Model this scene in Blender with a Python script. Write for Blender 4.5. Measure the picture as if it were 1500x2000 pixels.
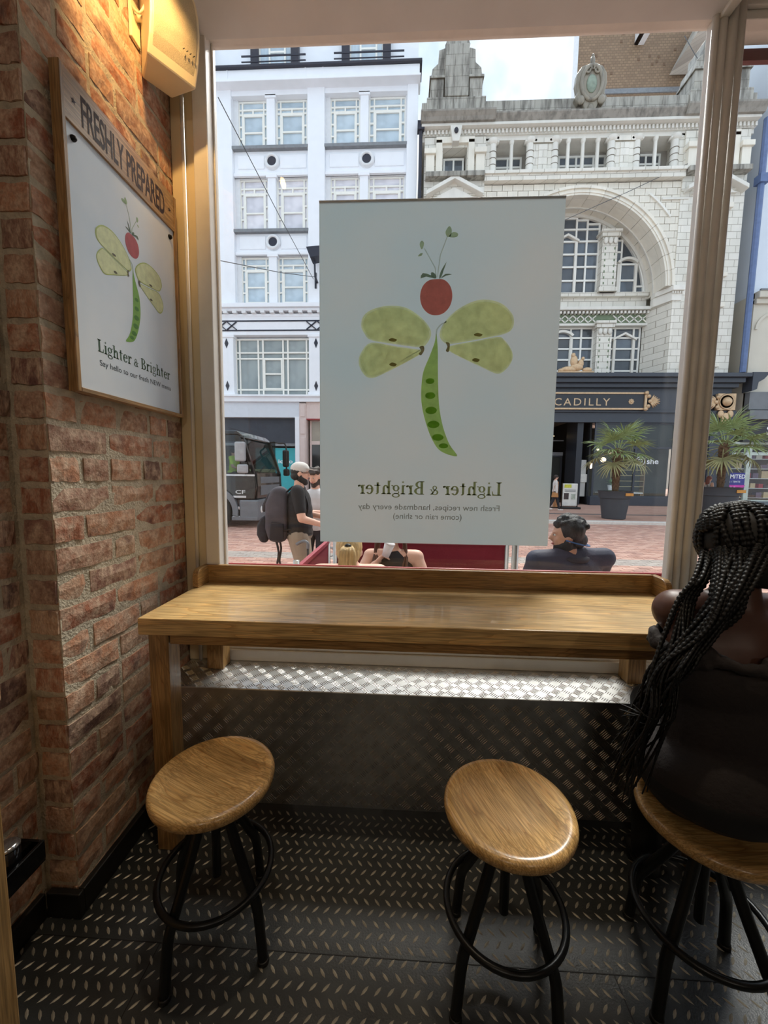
import bpy, bmesh, math, random
from mathutils import Vector, Matrix
D = bpy.data; SC = bpy.context.scene; COL = SC.collection
for o in list(D.objects): D.objects.remove(o, do_unlink=True)
PI = math.pi; R = math.radians; rnd = random.Random(7)

# ------------------------------------------------------------------ camera
CAMZ, FPX = 1.40, 760.0
def cam_axes(yaw, pitch, roll):
    r = Vector((math.cos(yaw), math.sin(yaw), 0)); f0 = Vector((-math.sin(yaw), math.cos(yaw), 0)); u0 = Vector((0, 0, 1))
    f = f0*math.cos(pitch) - u0*math.sin(pitch); u = u0*math.cos(pitch) + f0*math.sin(pitch)
    return r*math.cos(roll) + u*math.sin(roll), u*math.cos(roll) - r*math.sin(roll), f
CR, CU, CF = cam_axes(R(2.7), R(5.52), R(.71))
cd = D.cameras.new('camera'); cam = D.objects.new('camera', cd); COL.objects.link(cam)
cd.sensor_fit = 'VERTICAL'; cd.sensor_height = 36; cd.lens = FPX/2000*36; cd.clip_start = .02; cd.clip_end = 400
cam.matrix_world = Matrix(((CR.x, CU.x, -CF.x, 0), (CR.y, CU.y, -CF.y, 0), (CR.z, CU.z, -CF.z, CAMZ), (0, 0, 0, 1)))
SC.camera = cam
# sight lines measured on the photograph, met with a plane at a known real distance
def ray(px, py): return CR*((px-750)/FPX) + CU*((1000-py)/FPX) + CF
def at(px, py, Y): d = ray(px, py); return Vector((0, 0, CAMZ)) + d*(Y/d.y)
def atz(px, py, z): d = ray(px, py); return Vector((0, 0, CAMZ)) + d*((z-CAMZ)/d.z)

# ------------------------------------------------------------------ sky, sun, exposure
def L(*c):
    if len(c) == 1: c = (c[0],)*3
    return tuple((v/255/12.92 if v/255 <= .04045 else ((v/255+.055)/1.055)**2.4) for v in c)
W = D.worlds.new('overcast_sky'); SC.world = W; W.use_nodes = True
nt = W.node_tree; nt.nodes.clear()
wo = nt.nodes.new('ShaderNodeOutputWorld'); bg = nt.nodes.new('ShaderNodeBackground')
tc = nt.nodes.new('ShaderNodeTexCoord'); nz = nt.nodes.new('ShaderNodeTexNoise'); cr = nt.nodes.new('ShaderNodeValToRGB')
nz.inputs['Scale'].default_value = 5.5; nz.inputs['Detail'].default_value = 6
cr.color_ramp.elements[0].position = .42; cr.color_ramp.elements[0].color = (.46, .56, .70, 1)
cr.color_ramp.elements[1].position = .64; cr.color_ramp.elements[1].color = (.90, .94, 1.0, 1)
nt.links.new(tc.outputs['Generated'], nz.inputs['Vector']); nt.links.new(nz.outputs['Fac'], cr.inputs['Fac'])
nt.links.new(cr.outputs['Color'], bg.inputs['Color']); nt.links.new(bg.outputs[0], wo.inputs['Surface'])
bg.inputs['Strength'].default_value = 1.22
sl = D.lights.new('veiled_sun', 'SUN'); sl.energy = 4.0; sl.angle = R(25); sl.color = (1.0, .97, .92)
sun = D.objects.new('veiled_sun', sl); COL.objects.link(sun)
SUN_EL, SUN_AZ = R(53), R(19)      # high over the far roofs, a little to the right
sd = Vector((math.sin(SUN_AZ)*math.cos(SUN_EL), math.cos(SUN_AZ)*math.cos(SUN_EL), math.sin(SUN_EL)))
sun.rotation_euler = sd.to_track_quat('Z', 'Y').to_euler(); sun.location = sd*60
vs = SC.view_settings; vs.view_transform = 'Standard'; vs.look = 'None'; vs.gamma = 1; vs.use_curve_mapping = False
vs.exposure = 0.54

# ------------------------------------------------------------------ materials
MATS = {}
class NT:
    def __init__(s, name):
        s.m = D.materials.new(name); s.m.use_nodes = True; s.t = s.m.node_tree; s.t.nodes.clear()
        s.out = s.n('ShaderNodeOutputMaterial')
    def n(s, kind, **kw):
        x = s.t.nodes.new(kind)
        for k, v in kw.items():
            if k in x.inputs: x.inputs[k].default_value = v
            else: setattr(x, k, v)
        return x
    def l(s, a, b): s.t.links.new(a, b)
    def ramp(s, fac, stops):
        x = s.n('ShaderNodeValToRGB'); e = x.color_ramp.elements
        while len(e) < len(stops): e.new(.5)
        for i, (p, c) in enumerate(stops): e[i].position = p; e[i].color = (*c, 1)
        s.l(fac, x.inputs['Fac']); return x.outputs['Color']
    def mix(s, fac, a, b, blend='MIX'):
        x = s.n('ShaderNodeMix', data_type='RGBA', blend_type=blend)
        for v, i in ((fac, 0), (a, 6), (b, 7)):
            if hasattr(v, 'is_linked') or hasattr(v, 'links'): s.l(v, x.inputs[i])
            else: x.inputs[i].default_value = v if i == 0 else (*v, 1)
        return x.outputs[2]
    def math(s, op, a, b=0.0):
        x = s.n('ShaderNodeMath', operation=op)
        for v, i in ((a, 0), (b, 1)):
            if hasattr(v, 'links'): s.l(v, x.inputs[i])
            else: x.inputs[i].default_value = v
        return x.outputs[0]
    def coords(s, scale=(1, 1, 1), kind='Object', rot=(0, 0, 0)):
        c = s.n('ShaderNodeTexCoord'); mp = s.n('ShaderNodeMapping'); mp.inputs['Scale'].default_value = scale; mp.inputs['Rotation'].default_value = rot
        s.l(c.outputs[kind], mp.inputs['Vector']); return mp.outputs['Vector']
    def noise(s, vec, scale, detail=4, rough=.55, dist=0):
        x = s.n('ShaderNodeTexNoise'); x.inputs['Scale'].default_value = scale; x.inputs['Detail'].default_value = detail
        x.inputs['Roughness'].default_value = rough; x.inputs['Distortion'].default_value = dist
        if vec: s.l(vec, x.inputs['Vector'])
        return x.outputs['Fac']
    def bsdf(s, col, rough=.6, metal=0, bump=None, bstr=.3, bdist=.01, spec=.5, coat=0):
        p = s.n('ShaderNodeBsdfPrincipled'); p.inputs['Metallic'].default_value = metal; p.inputs['Specular IOR Level'].default_value = spec
        p.inputs['Coat Weight'].default_value = coat
        if hasattr(col, 'links'): s.l(col, p.inputs['Base Color'])
        else: p.inputs['Base Color'].default_value = (*col, 1)
        if hasattr(rough, 'links'): s.l(rough, p.inputs['Roughness'])
        else: p.inputs['Roughness'].default_value = rough
        if bump is not None:
            b = s.n('ShaderNodeBump'); b.inputs['Strength'].default_value = bstr; b.inputs['Distance'].default_value = bdist
            s.l(bump, b.inputs['Height']); s.l(b.outputs[0], p.inputs['Normal'])
        s.l(p.outputs[0], s.out.inputs['Surface']); return p
def dk(c, k): return tuple(min(1, v*k) for v in c)
def M(name, col=None, rough=.6, metal=0, var=.12, scale=6, bump=0, bscale=60, stretch=(1, 1, 1), spec=.5, coat=0, c2=None):
    """plain procedural material: colour varied by noise, optional fine relief"""
    if name in MATS: return MATS[name]
    t = NT(name); v = t.coords(stretch); f = t.noise(v, scale)
    c = t.ramp(f, [(.3, c2 or dk(col, 1-var)), (.7, dk(col, 1+var))])
    t.bsdf(c, rough, metal, t.noise(v, bscale) if bump else None, bump, .01, spec, coat)
    MATS[name] = t.m; return t.m
def emit(name, col, s):
    if name in MATS: return MATS[name]
    t = NT(name); e = t.n('ShaderNodeEmission'); e.inputs[0].default_value = (*col, 1); e.inputs[1].default_value = s
    t.l(e.outputs[0], t.out.inputs['Surface']); MATS[name] = t.m; return t.m
def film(name, col, var=0.0, scale=40):
    """printed ink: a film that tints what it lies on"""
    if name in MATS: return MATS[name]
    t = NT(name); e = t.n('ShaderNodeBsdfTransparent')
    if var:
        t.l(t.ramp(t.noise(t.coords(), scale), [(.3, dk(col, 1-var)), (.7, dk(col, 1+var))]), e.inputs[0])
    else: e.inputs[0].default_value = (*col, 1)
    t.l(e.outputs[0], t.out.inputs['Surface']); MATS[name] = t.m; return t.m
def glass(name, tint=(.97, .98, .97), haze=0.0):
    if name in MATS: return MATS[name]
    t = NT(name); lw = t.n('ShaderNodeLayerWeight'); lw.inputs['Blend'].default_value = .5
    f = t.math('ADD', t.math('MULTIPLY', t.math('POWER', lw.outputs['Facing'], 5), .6), .035)
    tr = t.n('ShaderNodeBsdfTransparent'); tr.inputs[0].default_value = (*tint, 1)
    gl = t.n('ShaderNodeBsdfGlossy'); gl.inputs['Roughness'].default_value = .01
    mx = t.n('ShaderNodeMixShader'); t.l(f, mx.inputs[0]); t.l(tr.outputs[0], mx.inputs[1]); t.l(gl.outputs[0], mx.inputs[2])
    t.l(mx.outputs[0], t.out.inputs['Surface']); MATS[name] = t.m; return t.m
def oak(name, axis=0, light=(.50, .30, .115), dark=(.27, .135, .042), planks=0, rough=.34, sc=1.0):
    """oak: cathedral figure from stretched, distorted bands plus fine pores; axis = direction of the grain"""
    if name in MATS: return MATS[name]
    t = NT(name); st = [9, 9, 9]; st[axis] = .9
    v = t.coords(tuple(q*sc for q in st)); base = t.noise(v, 1.1, 3, .5, .4)
    rings = t.math('FRACT', t.math('MULTIPLY', base, 17))
    st2 = [260, 260, 260]; st2[axis] = 9
    pores = t.noise(t.coords(tuple(q*sc for q in st2)), 1.0, 2, .6)
    c = t.ramp(rings, [(0, dk(dark, 1.55)), (.25, light), (.75, light), (.97, dark)])
    c = t.mix(t.ramp(pores, [(.40, (1, 1, 1)), (.62, (0, 0, 0))]), dk(light, .55), c)
    big = t.noise(t.coords(), 5, 2); c = t.mix(.55, c, t.mix(1.0, c, t.ramp(big, [(.3, (.62, .58, .5)), (.7, (1.15, 1.1, 1.05))]), 'MULTIPLY'))
    if planks:
        sp = t.n('ShaderNodeSeparateXYZ'); t.l(t.coords((planks,)*3), sp.inputs[0])
        wn = t.n('ShaderNodeTexWhiteNoise', noise_dimensions='1D'); t.l(t.math('FLOOR', sp.outputs[1 if axis == 0 else 0]), wn.inputs['W'])
        c = t.mix(.75, c, t.mix(1.0, c, t.ramp(wn.outputs['Value'], [(.1, (.66, .6, .5)), (.9, (1.25, 1.22, 1.15))]), 'MULTIPLY'))
    t.bsdf(c, rough, 0, pores, .12, .002, .5, .25)
    MATS[name] = t.m; return t.m

# ------------------------------------------------------------------ mesh building
class MB:
    def __init__(s): s.v = []; s.f = []
    def add(s, vs, fs):
        b = len(s.v); s.v += [tuple(q) for q in vs]; s.f += [tuple(i+b for i in f) for f in fs]; return s
    def box(s, x0, x1, y0, y1, z0, z1):
        return s.add([(x0,y0,z0),(x1,y0,z0),(x1,y1,z0),(x0,y1,z0),(x0,y0,z1),(x1,y0,z1),(x1,y1,z1),(x0,y1,z1)],
                     [(0,3,2,1),(4,5,6,7),(0,1,5,4),(1,2,6,5),(2,3,7,6),(3,0,4,7)])
    def prism(s, poly, y0, y1, axis='y'):
        n = len(poly)
        def P(a, b, t): return {'y': (a, t, b), 'x': (t, a, b), 'z': (a, b, t)}[axis]
        return s.add([P(a, b, y0) for a, b in poly]+[P(a, b, y1) for a, b in poly],
                     [tuple(range(n))[::-1], tuple(range(n, 2*n))]+[(i, (i+1) % n, n+(i+1) % n, n+i) for i in range(n)])
    def bar(s, p, q, w, h=None, up=(0, 0, 1)):
        p, q = Vector(p), Vector(q); d = (q-p).normalized(); u = Vector(up)
        if abs(d.dot(u)) > .98: u = Vector((0, 1, 0))
        a = d.cross(u).normalized()*w/2; b = a.cross(d).normalized()*(h or w)/2
        return s.add([p-a-b, p+a-b, p+a+b, p-a+b, q-a-b, q+a-b, q+a+b, q-a+b], [(0,3,2,1),(4,5,6,7),(0,1,5,4),(1,2,6,5),(2,3,7,6),(3,0,4,7)])
    def tube(s, pts, r, n=8, closed=False, flat=1.0):
        pts = [Vector(p) for p in pts]; m = len(pts); rs = r if isinstance(r, (list, tuple)) else [r]*m
        prev = None; vs = []
        for i in range(m):
            if closed: d = pts[(i+1) % m]-pts[i-1]
            else: d = pts[min(i+1, m-1)]-pts[max(i-1, 0)]
            d.normalize()
            if prev is None:
                u = Vector((0, 0, 1)) if abs(d.z) < .9 else Vector((1, 0, 0)); a = d.cross(u).normalized()
            else: a = (prev-d*prev.dot(d)).normalized()
            prev = a; b = d.cross(a)
            for k in range(n):
                t = 2*PI*k/n; vs.append(pts[i]+(a*math.cos(t)+b*math.sin(t)*flat)*rs[i])
        fs = [(i*n+k, i*n+(k+1) % n, ((i+1) % m)*n+(k+1) % n, ((i+1) % m)*n+k) for i in range(m if closed else m-1) for k in range(n)]
        if not closed: fs += [tuple(range(n))[::-1], tuple(range((m-1)*n, m*n))]
        return s.add(vs, fs)
    def lathe(s, prof, c=(0, 0, 0), n=24, sx=1, sy=1, axis='z'):
        c = Vector(c); vs = []
        for r, z in prof:
            for k in range(n):
                t = 2*PI*k/n; p = (r*math.cos(t)*sx, r*math.sin(t)*sy, z)
                if axis == 'y': p = (p[0], p[2], p[1])
                if axis == 'x': p = (p[2], p[0], p[1])
                vs.append(c+Vector(p))
        m = len(prof); fs = [(i*n+k, i*n+(k+1) % n, (i+1)*n+(k+1) % n, (i+1)*n+k) for i in range(m-1) for k in range(n)]
        fs += [tuple(range(n))[::-1], tuple(range((m-1)*n, m*n))]
        return s.add(vs, fs)
    def ball(s, c, r, n=12, m=8, rot=None):
        if not isinstance(r, (tuple, list)): r = (r, r, r)
        c = Vector(c); vs = []
        for i in range(1, m):
            a = PI*i/m
            for k in range(n):
                t = 2*PI*k/n; vs.append(Vector((r[0]*math.sin(a)*math.cos(t), r[1]*math.sin(a)*math.sin(t), r[2]*math.cos(a))))
        vs += [Vector((0, 0, r[2])), Vector((0, 0, -r[2]))]
        if rot is not None: vs = [rot@q for q in vs]
        fs = [(i*n+k, (i+1)*n+k, (i+1)*n+(k+1) % n, i*n+(k+1) % n) for i in range(m-2) for k in range(n)]
        T, B = (m-1)*n, (m-1)*n+1
        fs += [(T, k, (k+1) % n) for k in range(n)]+[(B, (m-2)*n+(k+1) % n, (m-2)*n+k) for k in range(n)]
        return s.add([c+q for q in vs], fs)
    def cap(s, p, q, r0, r1, n=12):
        """closed tapered limb with round ends"""
        p, q = Vector(p), Vector(q); d = (q-p); ln = d.length or 1e-6; d /= ln
        pts, rs = [], []
        for i in range(4): a = PI/2*(i+.35)/4.35; pts.append(p-d*r0*math.cos(a)); rs.append(r0*math.sin(a))
        for i in range(5): pts.append(p+d*ln*i/4); rs.append(r0+(r1-r0)*i/4)
        for i in range(3, -1, -1): a = PI/2*(i+.35)/4.35; pts.append(q+d*r1*math.cos(a)); rs.append(r1*math.sin(a))
        return s.tube(pts, rs, n)
    def arc(s, cx, cz, r0, r1, y0, y1, a0, a1, n=12):
        """block of a ring in the XZ plane"""
        vs = []
        for i in range(n+1):
            a = a0+(a1-a0)*i/n; c, q = math.cos(a), math.sin(a)
            vs += [(cx+r0*c, y0, cz+r0*q), (cx+r1*c, y0, cz+r1*q), (cx+r1*c, y1, cz+r1*q), (cx+r0*c, y1, cz+r0*q)]
        fs = [(4*i+k, 4*i+(k+1) % 4, 4*i+4+(k+1) % 4, 4*i+4+k) for i in range(n) for k in range(4)]+[(0, 1, 2, 3), (4*n+3, 4*n+2, 4*n+1, 4*n)]
        return s.add(vs, fs)
    def mesh(s, name, recalc=True, smooth=False):
        me = D.meshes.new(name); me.from_pydata(s.v, [], s.f)
        if recalc:
            b = bmesh.new(); b.from_mesh(me); bmesh.ops.recalc_face_normals(b, faces=b.faces); b.to_mesh(me); b.free()
        if smooth:
            me.polygons.foreach_set('use_smooth', [True]*len(me.polygons))
        return me
    def build(s, name, mat, parent=None, smooth=False, bevel=0, recalc=True, auto=False):
        me = s.mesh(name, recalc, smooth); o = put(name, me, mat, parent)
        if bevel:
            b = o.modifiers.new('bevel', 'BEVEL'); b.width = bevel; b.segments = 2; b.limit_method = 'ANGLE'; b.angle_limit = R(40)
        if auto: me.set_sharp_from_angle(angle=R(38))
        return o
def put(name, me, mat, parent=None, loc=None, scale=None, rot=None):
    o = D.objects.new(name, me); COL.objects.link(o)
    if mat is not None and len(me.materials) == 0: me.materials.append(mat)
    if parent is not None:
        o.parent = parent
        if parent.type == 'EMPTY': o.matrix_parent_inverse = Matrix.Translation(-parent.location)
    if loc is not None: o.location = loc
    if scale is not None: o.scale = scale
    if rot is not None: o.rotation_euler = rot
    return o
def tag(o, label, cat, group=None):
    o['label'] = label; o['category'] = cat
    if group: o['group'] = group
    return o
def thing(name, loc, label, cat, group=None):
    o = D.objects.new(name, None); COL.objects.link(o); o.location = loc; o.empty_display_size = .1
    return tag(o, label, cat, group)
def struct(o): o['kind'] = 'structure'; return o
def stuff(o): o['kind'] = 'stuff'; return o
def dup(root, loc, rotz=0, label=None, scale=None):
    def cp(o, par):
        c = o.copy(); COL.objects.link(c)
        if par is not None: c.parent = par
        for ch in o.children: cp(ch, c)
        return c
    r = cp(root, None); r.location = loc; r.rotation_euler = (0, 0, rotz)
    if scale: r.scale = (scale,)*3
    if label: r['label'] = label
    return r
UNIT = MB().box(-.5, .5, -.5, .5, -.5, .5).mesh('unit_block')
UMESH = {}
def ublock(name, mat, parent, x0, x1, y0, y1, z0, z1):
    """a block that shares one mesh per material, sized by its scale"""
    k = (name, mat.name)
    if k not in UMESH: UMESH[k] = UNIT.copy(); UMESH[k].name = name; UMESH[k].materials.append(mat)
    return put(name, UMESH[k], None, parent, ((x0+x1)/2, (y0+y1)/2, (z0+z1)/2), (x1-x0, y1-y0, z1-z0))
def text_mesh(s, width, height=None, bold=0.0, spacing=1.0):
    """lettering as a flat mesh in x/z, left bottom at the origin, fitted to width (and cap height)"""
    cu = D.curves.new('lettering', 'FONT'); cu.body = s; cu.size = 1; cu.offset = bold; cu.space_character = spacing
    cu.resolution_u = 3
    o = D.objects.new('tmp', cu); COL.objects.link(o); bpy.context.view_layer.update()
    me = D.meshes.new_from_object(o.evaluated_get(bpy.context.evaluated_depsgraph_get()))
    D.objects.remove(o, do_unlink=True); D.curves.remove(cu)
    xs = [q.co.x for q in me.vertices]; x0, x1 = min(xs), max(xs); k = width/(x1-x0)
    kz = height/.73 if height else k
    for q in me.vertices: q.co = ((q.co.x-x0)*k, 0, q.co.y*kz)
    return me
def place_text(me, name, mat, parent, org, ux, uz):
    """lay a lettering mesh on a plane: org + x*ux + z*uz"""
    org, ux, uz = Vector(org), Vector(ux), Vector(uz)
    for q in me.vertices: q.co = org+ux*q.co.x+uz*q.co.z
    me.name = name; return put(name, me, mat, parent)
def spline(pts, k=5, closed=True):
    P = [Vector(p) for p in pts]; n = len(P); out = []
    for i in range(n if closed else n-1):
        if closed: a, b, c, d = P[i-1], P[i], P[(i+1) % n], P[(i+2) % n]
        else: a, b, c, d = P[max(i-1, 0)], P[i], P[i+1], P[min(i+2, n-1)]
        for j in range(k):
            t = j/k; out.append(.5*((2*b)+(c-a)*t+(2*a-5*b+4*c-d)*t*t+(3*b-a-3*c+d)*t**3))
    if not closed: out.append(P[-1])
    return out

# ================================================================== the room
GY = 1.80                      # plane of the window glass
STREET, PAVE = -.25, -.15      # the street lies a step below the shop floor
m_floor = M('rubber_floor', L(46, 49, 50), .38, 0, .3, 9, .15, 180)
m_stud = M('worn_stud', L(158, 153, 140), .40, .2, .3, 30)
m_alu = M('chequer_plate', L(206, 206, 204), .30, .92, .16, 14, .05, 200)
m_alubar = M('chequer_bar', L(222, 220, 216), .24, .92, .1, 40)
m_ceil = M('soffit_paint', L(220, 218, 214), .7, 0, .04, 5)
m_beige = M('beige_gloss', L(222, 206, 170), .42, 0, .05, 4, .03, 20)
m_frame = M('frame_gloss', L(230, 225, 216), .38, 0, .06, 8, .05, 60)
m_wallp = M('dark_plaster', L(120, 104, 88), .8, 0, .1, 4)
m_black = M('black_skirting', L(22, 21, 20), .45, 0, .2, 8)
m_red = M('red_paint', L(150, 22, 34), .4, 0, .1, 8)
m_glass = glass('window_glass')

fl = struct(MB().box(-1.4, 3.4, -3.6, 1.506, -.1, 0).build('floor', m_floor))
m_seam = M('floor_seam', L(14, 14, 14), .7)
sm = MB()
for y in (.395, 1.0): sm.box(-1.1, 3.2, y-.0012, y+.0012, 0, .0006)
for x, y0, y1 in ((-.03, -.3, .395), (.62, .395, 1.0), (1.25, -.3, .395), (-.7, .395, 1.0)): sm.box(x-.0012, x+.0012, y0, y1, 0, .0006)
sm.build('sheet_seam', m_seam, fl)
P = .0355; PYY = .0315; st = MB()           # raised lozenges of the tread sheet
nx, ny = int(3.0/P), int(1.56/PYY)
for j in range(ny):
    for i in range(nx):
        x = -1.09+(i+.5*(j % 2)*.9)*P; y = -.05+j*PYY
        if x < -.99 and y > 1.07: continue
        if x*x+(y+.0)**2 < .04 and y < .1: continue
        a = (R(47) if j % 2 else R(-47))+rnd.uniform(-.05, .05); c, s = math.cos(a), math.sin(a); l, w, h = .0148, .0036, .0019
        q = [(-l, 0, 0), (-l*.35, -w, 0), (l*.35, -w, 0), (l, 0, 0), (l*.35, w, 0), (-l*.35, w, 0), (-l*.5, 0, h), (l*.5, 0, h)]
        st.add([(x+u*c-v*s, y+u*s+v*c, z+.0001) for u, v, z in q], [(0, 1, 6), (1, 2, 7, 6), (2, 3, 7), (3, 4, 7), (4, 5, 6, 7), (5, 0, 6)])
o = stuff(st.build('tread_studs', m_stud, fl, recalc=False)); o['label'] = 'raised lozenge studs of the dark tread floor'

# window ledge clad in five-bar plate
LZ, LY0, LY1 = .508, 1.506, 1.76
led = struct(MB().box(-1.0, 3.3, LY0, 1.95, -.1, LZ).build('ledge', m_alu, bevel=.004))
bars = MB(); G = .044
def fivebar(org, ux, uy, nrm, w, h, x0):
    for i in range(int(w/G)+1):
        for j in range(int(h/G)+1):
            cx, cy = (i+.5)*G, (j+.5)*G
            if cy > h-.012 or cx > w-.01: continue
            s = 1 if (i+j) % 2 else -1
            for k in range(5):
                t = (k-2)*.0082; l = .0165
                c = org+ux*(cx+t*.707)+uy*(cy-s*t*.707); d = (ux+uy*s)*.7071; e = (ux-uy*s)*.7071
                bars.add([c-d*l, c-e*.0014-d*l*.5, c-e*.0014+d*l*.5, c+d*l, c+e*.0014+d*l*.5, c+e*.0014-d*l*.5, c-d*l*.6+nrm*.0019, c+d*l*.6+nrm*.0019],
                         [(0, 1, 6), (1, 2, 7, 6), (2, 3, 7), (3, 4, 7), (4, 5, 6, 7), (5, 0, 6)])
VX, VY, VZ = Vector((1, 0, 0)), Vector((0, 1, 0)), Vector((0, 0, 1))
fivebar(Vector((-1.0, LY0-.0002, .0)), VX, VZ, -VY, 2.75, LZ, 0)
fivebar(Vector((-1.0, LY0, LZ+.0002)), VX, VY, VZ, 2.75, .25, 0)
o = stuff(bars.build('tread_bars', m_alubar, led, recalc=False)); o['label'] = 'raised five-bar pattern of the aluminium plate'

# ---- brick walls: every brick its own piece on a mortar core
def brick_material():
    t = NT('old_brick'); oi = t.n('ShaderNodeObjectInfo'); v = t.coords()
    base = t.ramp(oi.outputs['Random'], [(0, L(178, 116, 86)), (.16, L(158, 100, 76)), (.34, L(196, 142, 110)), (.5, L(176, 132, 104)), (.64, L(136, 96, 86)), (.78, L(188, 152, 122)), (.9, L(148, 112, 96)), (1, L(116, 90, 82))])
    of = t.n('ShaderNodeVectorMath', operation='ADD'); t.l(v, of.inputs[0]); t.l(oi.outputs['Location'], of.inputs[1])
    n1 = t.noise(of.outputs[0], 22, 6, .65); n2 = t.noise(of.outputs[0], 90, 4, .6); n3 = t.noise(of.outputs[0], 9, 3)
    c = t.mix(t.ramp(n1, [(.40, (0, 0, 0)), (.66, (1, 1, 1))]), base, L(210, 182, 158))
    c = t.mix(t.ramp(n3, [(.28, (.8, .8, .8)), (.42, (0, 0, 0))]), c, L(108, 78, 74))
    c = t.mix(.7, c, t.mix(1.0, c, t.ramp(n2, [(.3, (.55, .52, .5)), (.6, (1.1, 1.1, 1.1))]), 'MULTIPLY'))
    hb = t.math('ADD', t.math('MULTIPLY', n1, .8), n2)
    t.bsdf(c, .88, 0, hb, .55, .006); return t.m
m_brick = brick_material()
m_mortar = M('lime_mortar', L(190, 178, 156), .95, 0, .22, 26, .7, 120)
def brick_mesh(i, ln, ht, dp=.05):
    """one worn brick: front face at x=0.., length along y, ragged arrises"""
    r = random.Random(100+i); b = MB(); ny, nz = 5, 2; g = []
    for a in range(ny+1):
        for c in range(nz+1):
            ey = a in (0, ny); ez = c in (0, nz)
            x = -r.uniform(.001, .006) if (ey or ez) else r.uniform(-.002, .002)
            y = -ln/2+ln*a/ny+(r.uniform(0, .005)*(1 if a == 0 else -1) if ey else r.uniform(-.004, .004))
            z = -ht/2+ht*c/nz+(r.uniform(0, .006)*(1 if c == 0 else -1) if ez else r.uniform(-.004, .004))
            g.append((x, y, z))
    I = lambda a, c: a*(nz+1)+c
    fs = [(I(a, c), I(a+1, c), I(a+1, c+1), I(a, c+1)) for a in range(ny) for c in range(nz)]
    rim = [I(a, 0) for a in range(ny+1)]+[I(ny, c) for c in range(1, nz+1)]+[I(a, nz) for a in range(ny-1, -1, -1)]+[I(0, c) for c in range(nz-1, 0, -1)]
    k = len(g); g += [(-dp, g[q][1], g[q][2]) for q in rim]
    fs += [(rim[q], k+q, k+(q+1) % len(rim), rim[(q+1) % len(rim)]) for q in range(len(rim))]
    b.add(g, fs); me = b.mesh('brick'); me.materials.append(m_brick); return me
CO, JT = .0905, .0135
LENS = (.222, .104, .155)
BR = {ln: [brick_mesh(i+10*q, ln, CO-JT) for i in range(6)] for q, ln in enumerate(LENS)}
def lay(parent, x, y0, y1, z1, facing='x', seed=1, x0=0.0):
    r = random.Random(seed); n = int(z1/CO)
    for c in range(n):
        y = y0+(0 if c % 2 else -.0)+.002; z = (c+.5)*CO; first = True
        while y < y1-.02:
            ln = (LENS[1] if c % 2 else LENS[0]) if first else (LENS[0] if r.random() < .62 else LENS[1] if r.random() < .7 else LENS[2])
            first = False
            room = y1-y; sc = 1
            if room < ln+.05: sc = max(.3, (room-.002)/ln); 
            me = r.choice(BR[ln]); ce = y+ln*sc/2; proud = r.uniform(-.001, .003)
            o = put('brick', me, None, parent, (x+proud, ce, z+r.uniform(-.0015, .0015)) if facing == 'x' else (ce, x-proud, z), (1, sc, 1),
                    (0, r.uniform(-.012, .012), r.uniform(-.012, .012)+(0 if facing == 'x' else -PI/2)))
            y += ln*sc+JT
WX, NX, PY = -1.005, -1.112, 1.065
wl = struct(MB().box(-1.40, WX-.0045, PY+.0075, 1.765, 0, 3.18).build('wall_left', m_mortar))
lay(wl, WX, PY+.004, 1.752, 3.18, 'x', 3)
lay(wl, PY, NX+.012, WX-.004, 3.18, 'y', 5)
wn = struct(MB().box(-1.40, NX-.0045, -3.6, PY+.0075, 0, 3.18).build('wall_left_near', m_mortar))
lay(wn, NX, .42, PY-.004, 3.18, 'x', 9)
struct(MB().box(NX, NX+.02, -3.5, PY-.02, 0, .085).box(NX+.02, WX+.022, PY-.022, PY-.001, 0, .085).box(WX, WX+.022, PY-.001, LY0-.002, 0, .085).build('baseboard_left', m_black, bevel=.004))

# ---- shell of the room behind the camera
struct(MB().box(-1.4, 3.4, -3.7, -3.6, 0, 3.6).build('wall_back', m_wallp))
struct(MB().box(3.3, 3.4, -3.6, 1.95, 0, 3.6).build('wall_right', m_wallp))
struct(MB().box(-1.4, 1.225, -3.6, 1.752, 3.18, 3.30).box(1.225, 3.4, -3.6, .9, 3.18, 3.28).box(1.225, 3.4, .9, 1.95, 3.52, 3.6)
       .box(1.225, 3.4, .86, .9, 3.18, 3.6).build('ceiling', m_ceil))
struct(MB().box(1.19, 1.225, .9, 1.75, 3.165, 3.6).box(1.225, 1.245, .9, 1.74, 3.19, 3.6).build('trim_1', m_frame, bevel=.004))
m_ext = M('exterior_render', L(216, 210, 206), .8, 0, .08, 3)
struct(MB().box(-9, -1.005, 1.77, 2.02, STREET, 11).box(-1.005, 5, 1.83, 2.02, 3.445, 11).box(-1.005, 3.4, 1.75, 1.83, 3.29, 3.46).box(3.3, 9, 1.95, 2.02, STREET, 11)
       .box(-1.005, 3.3, 1.95, 2.02, STREET, LZ+.03).build('wall_front', m_ext))

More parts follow.
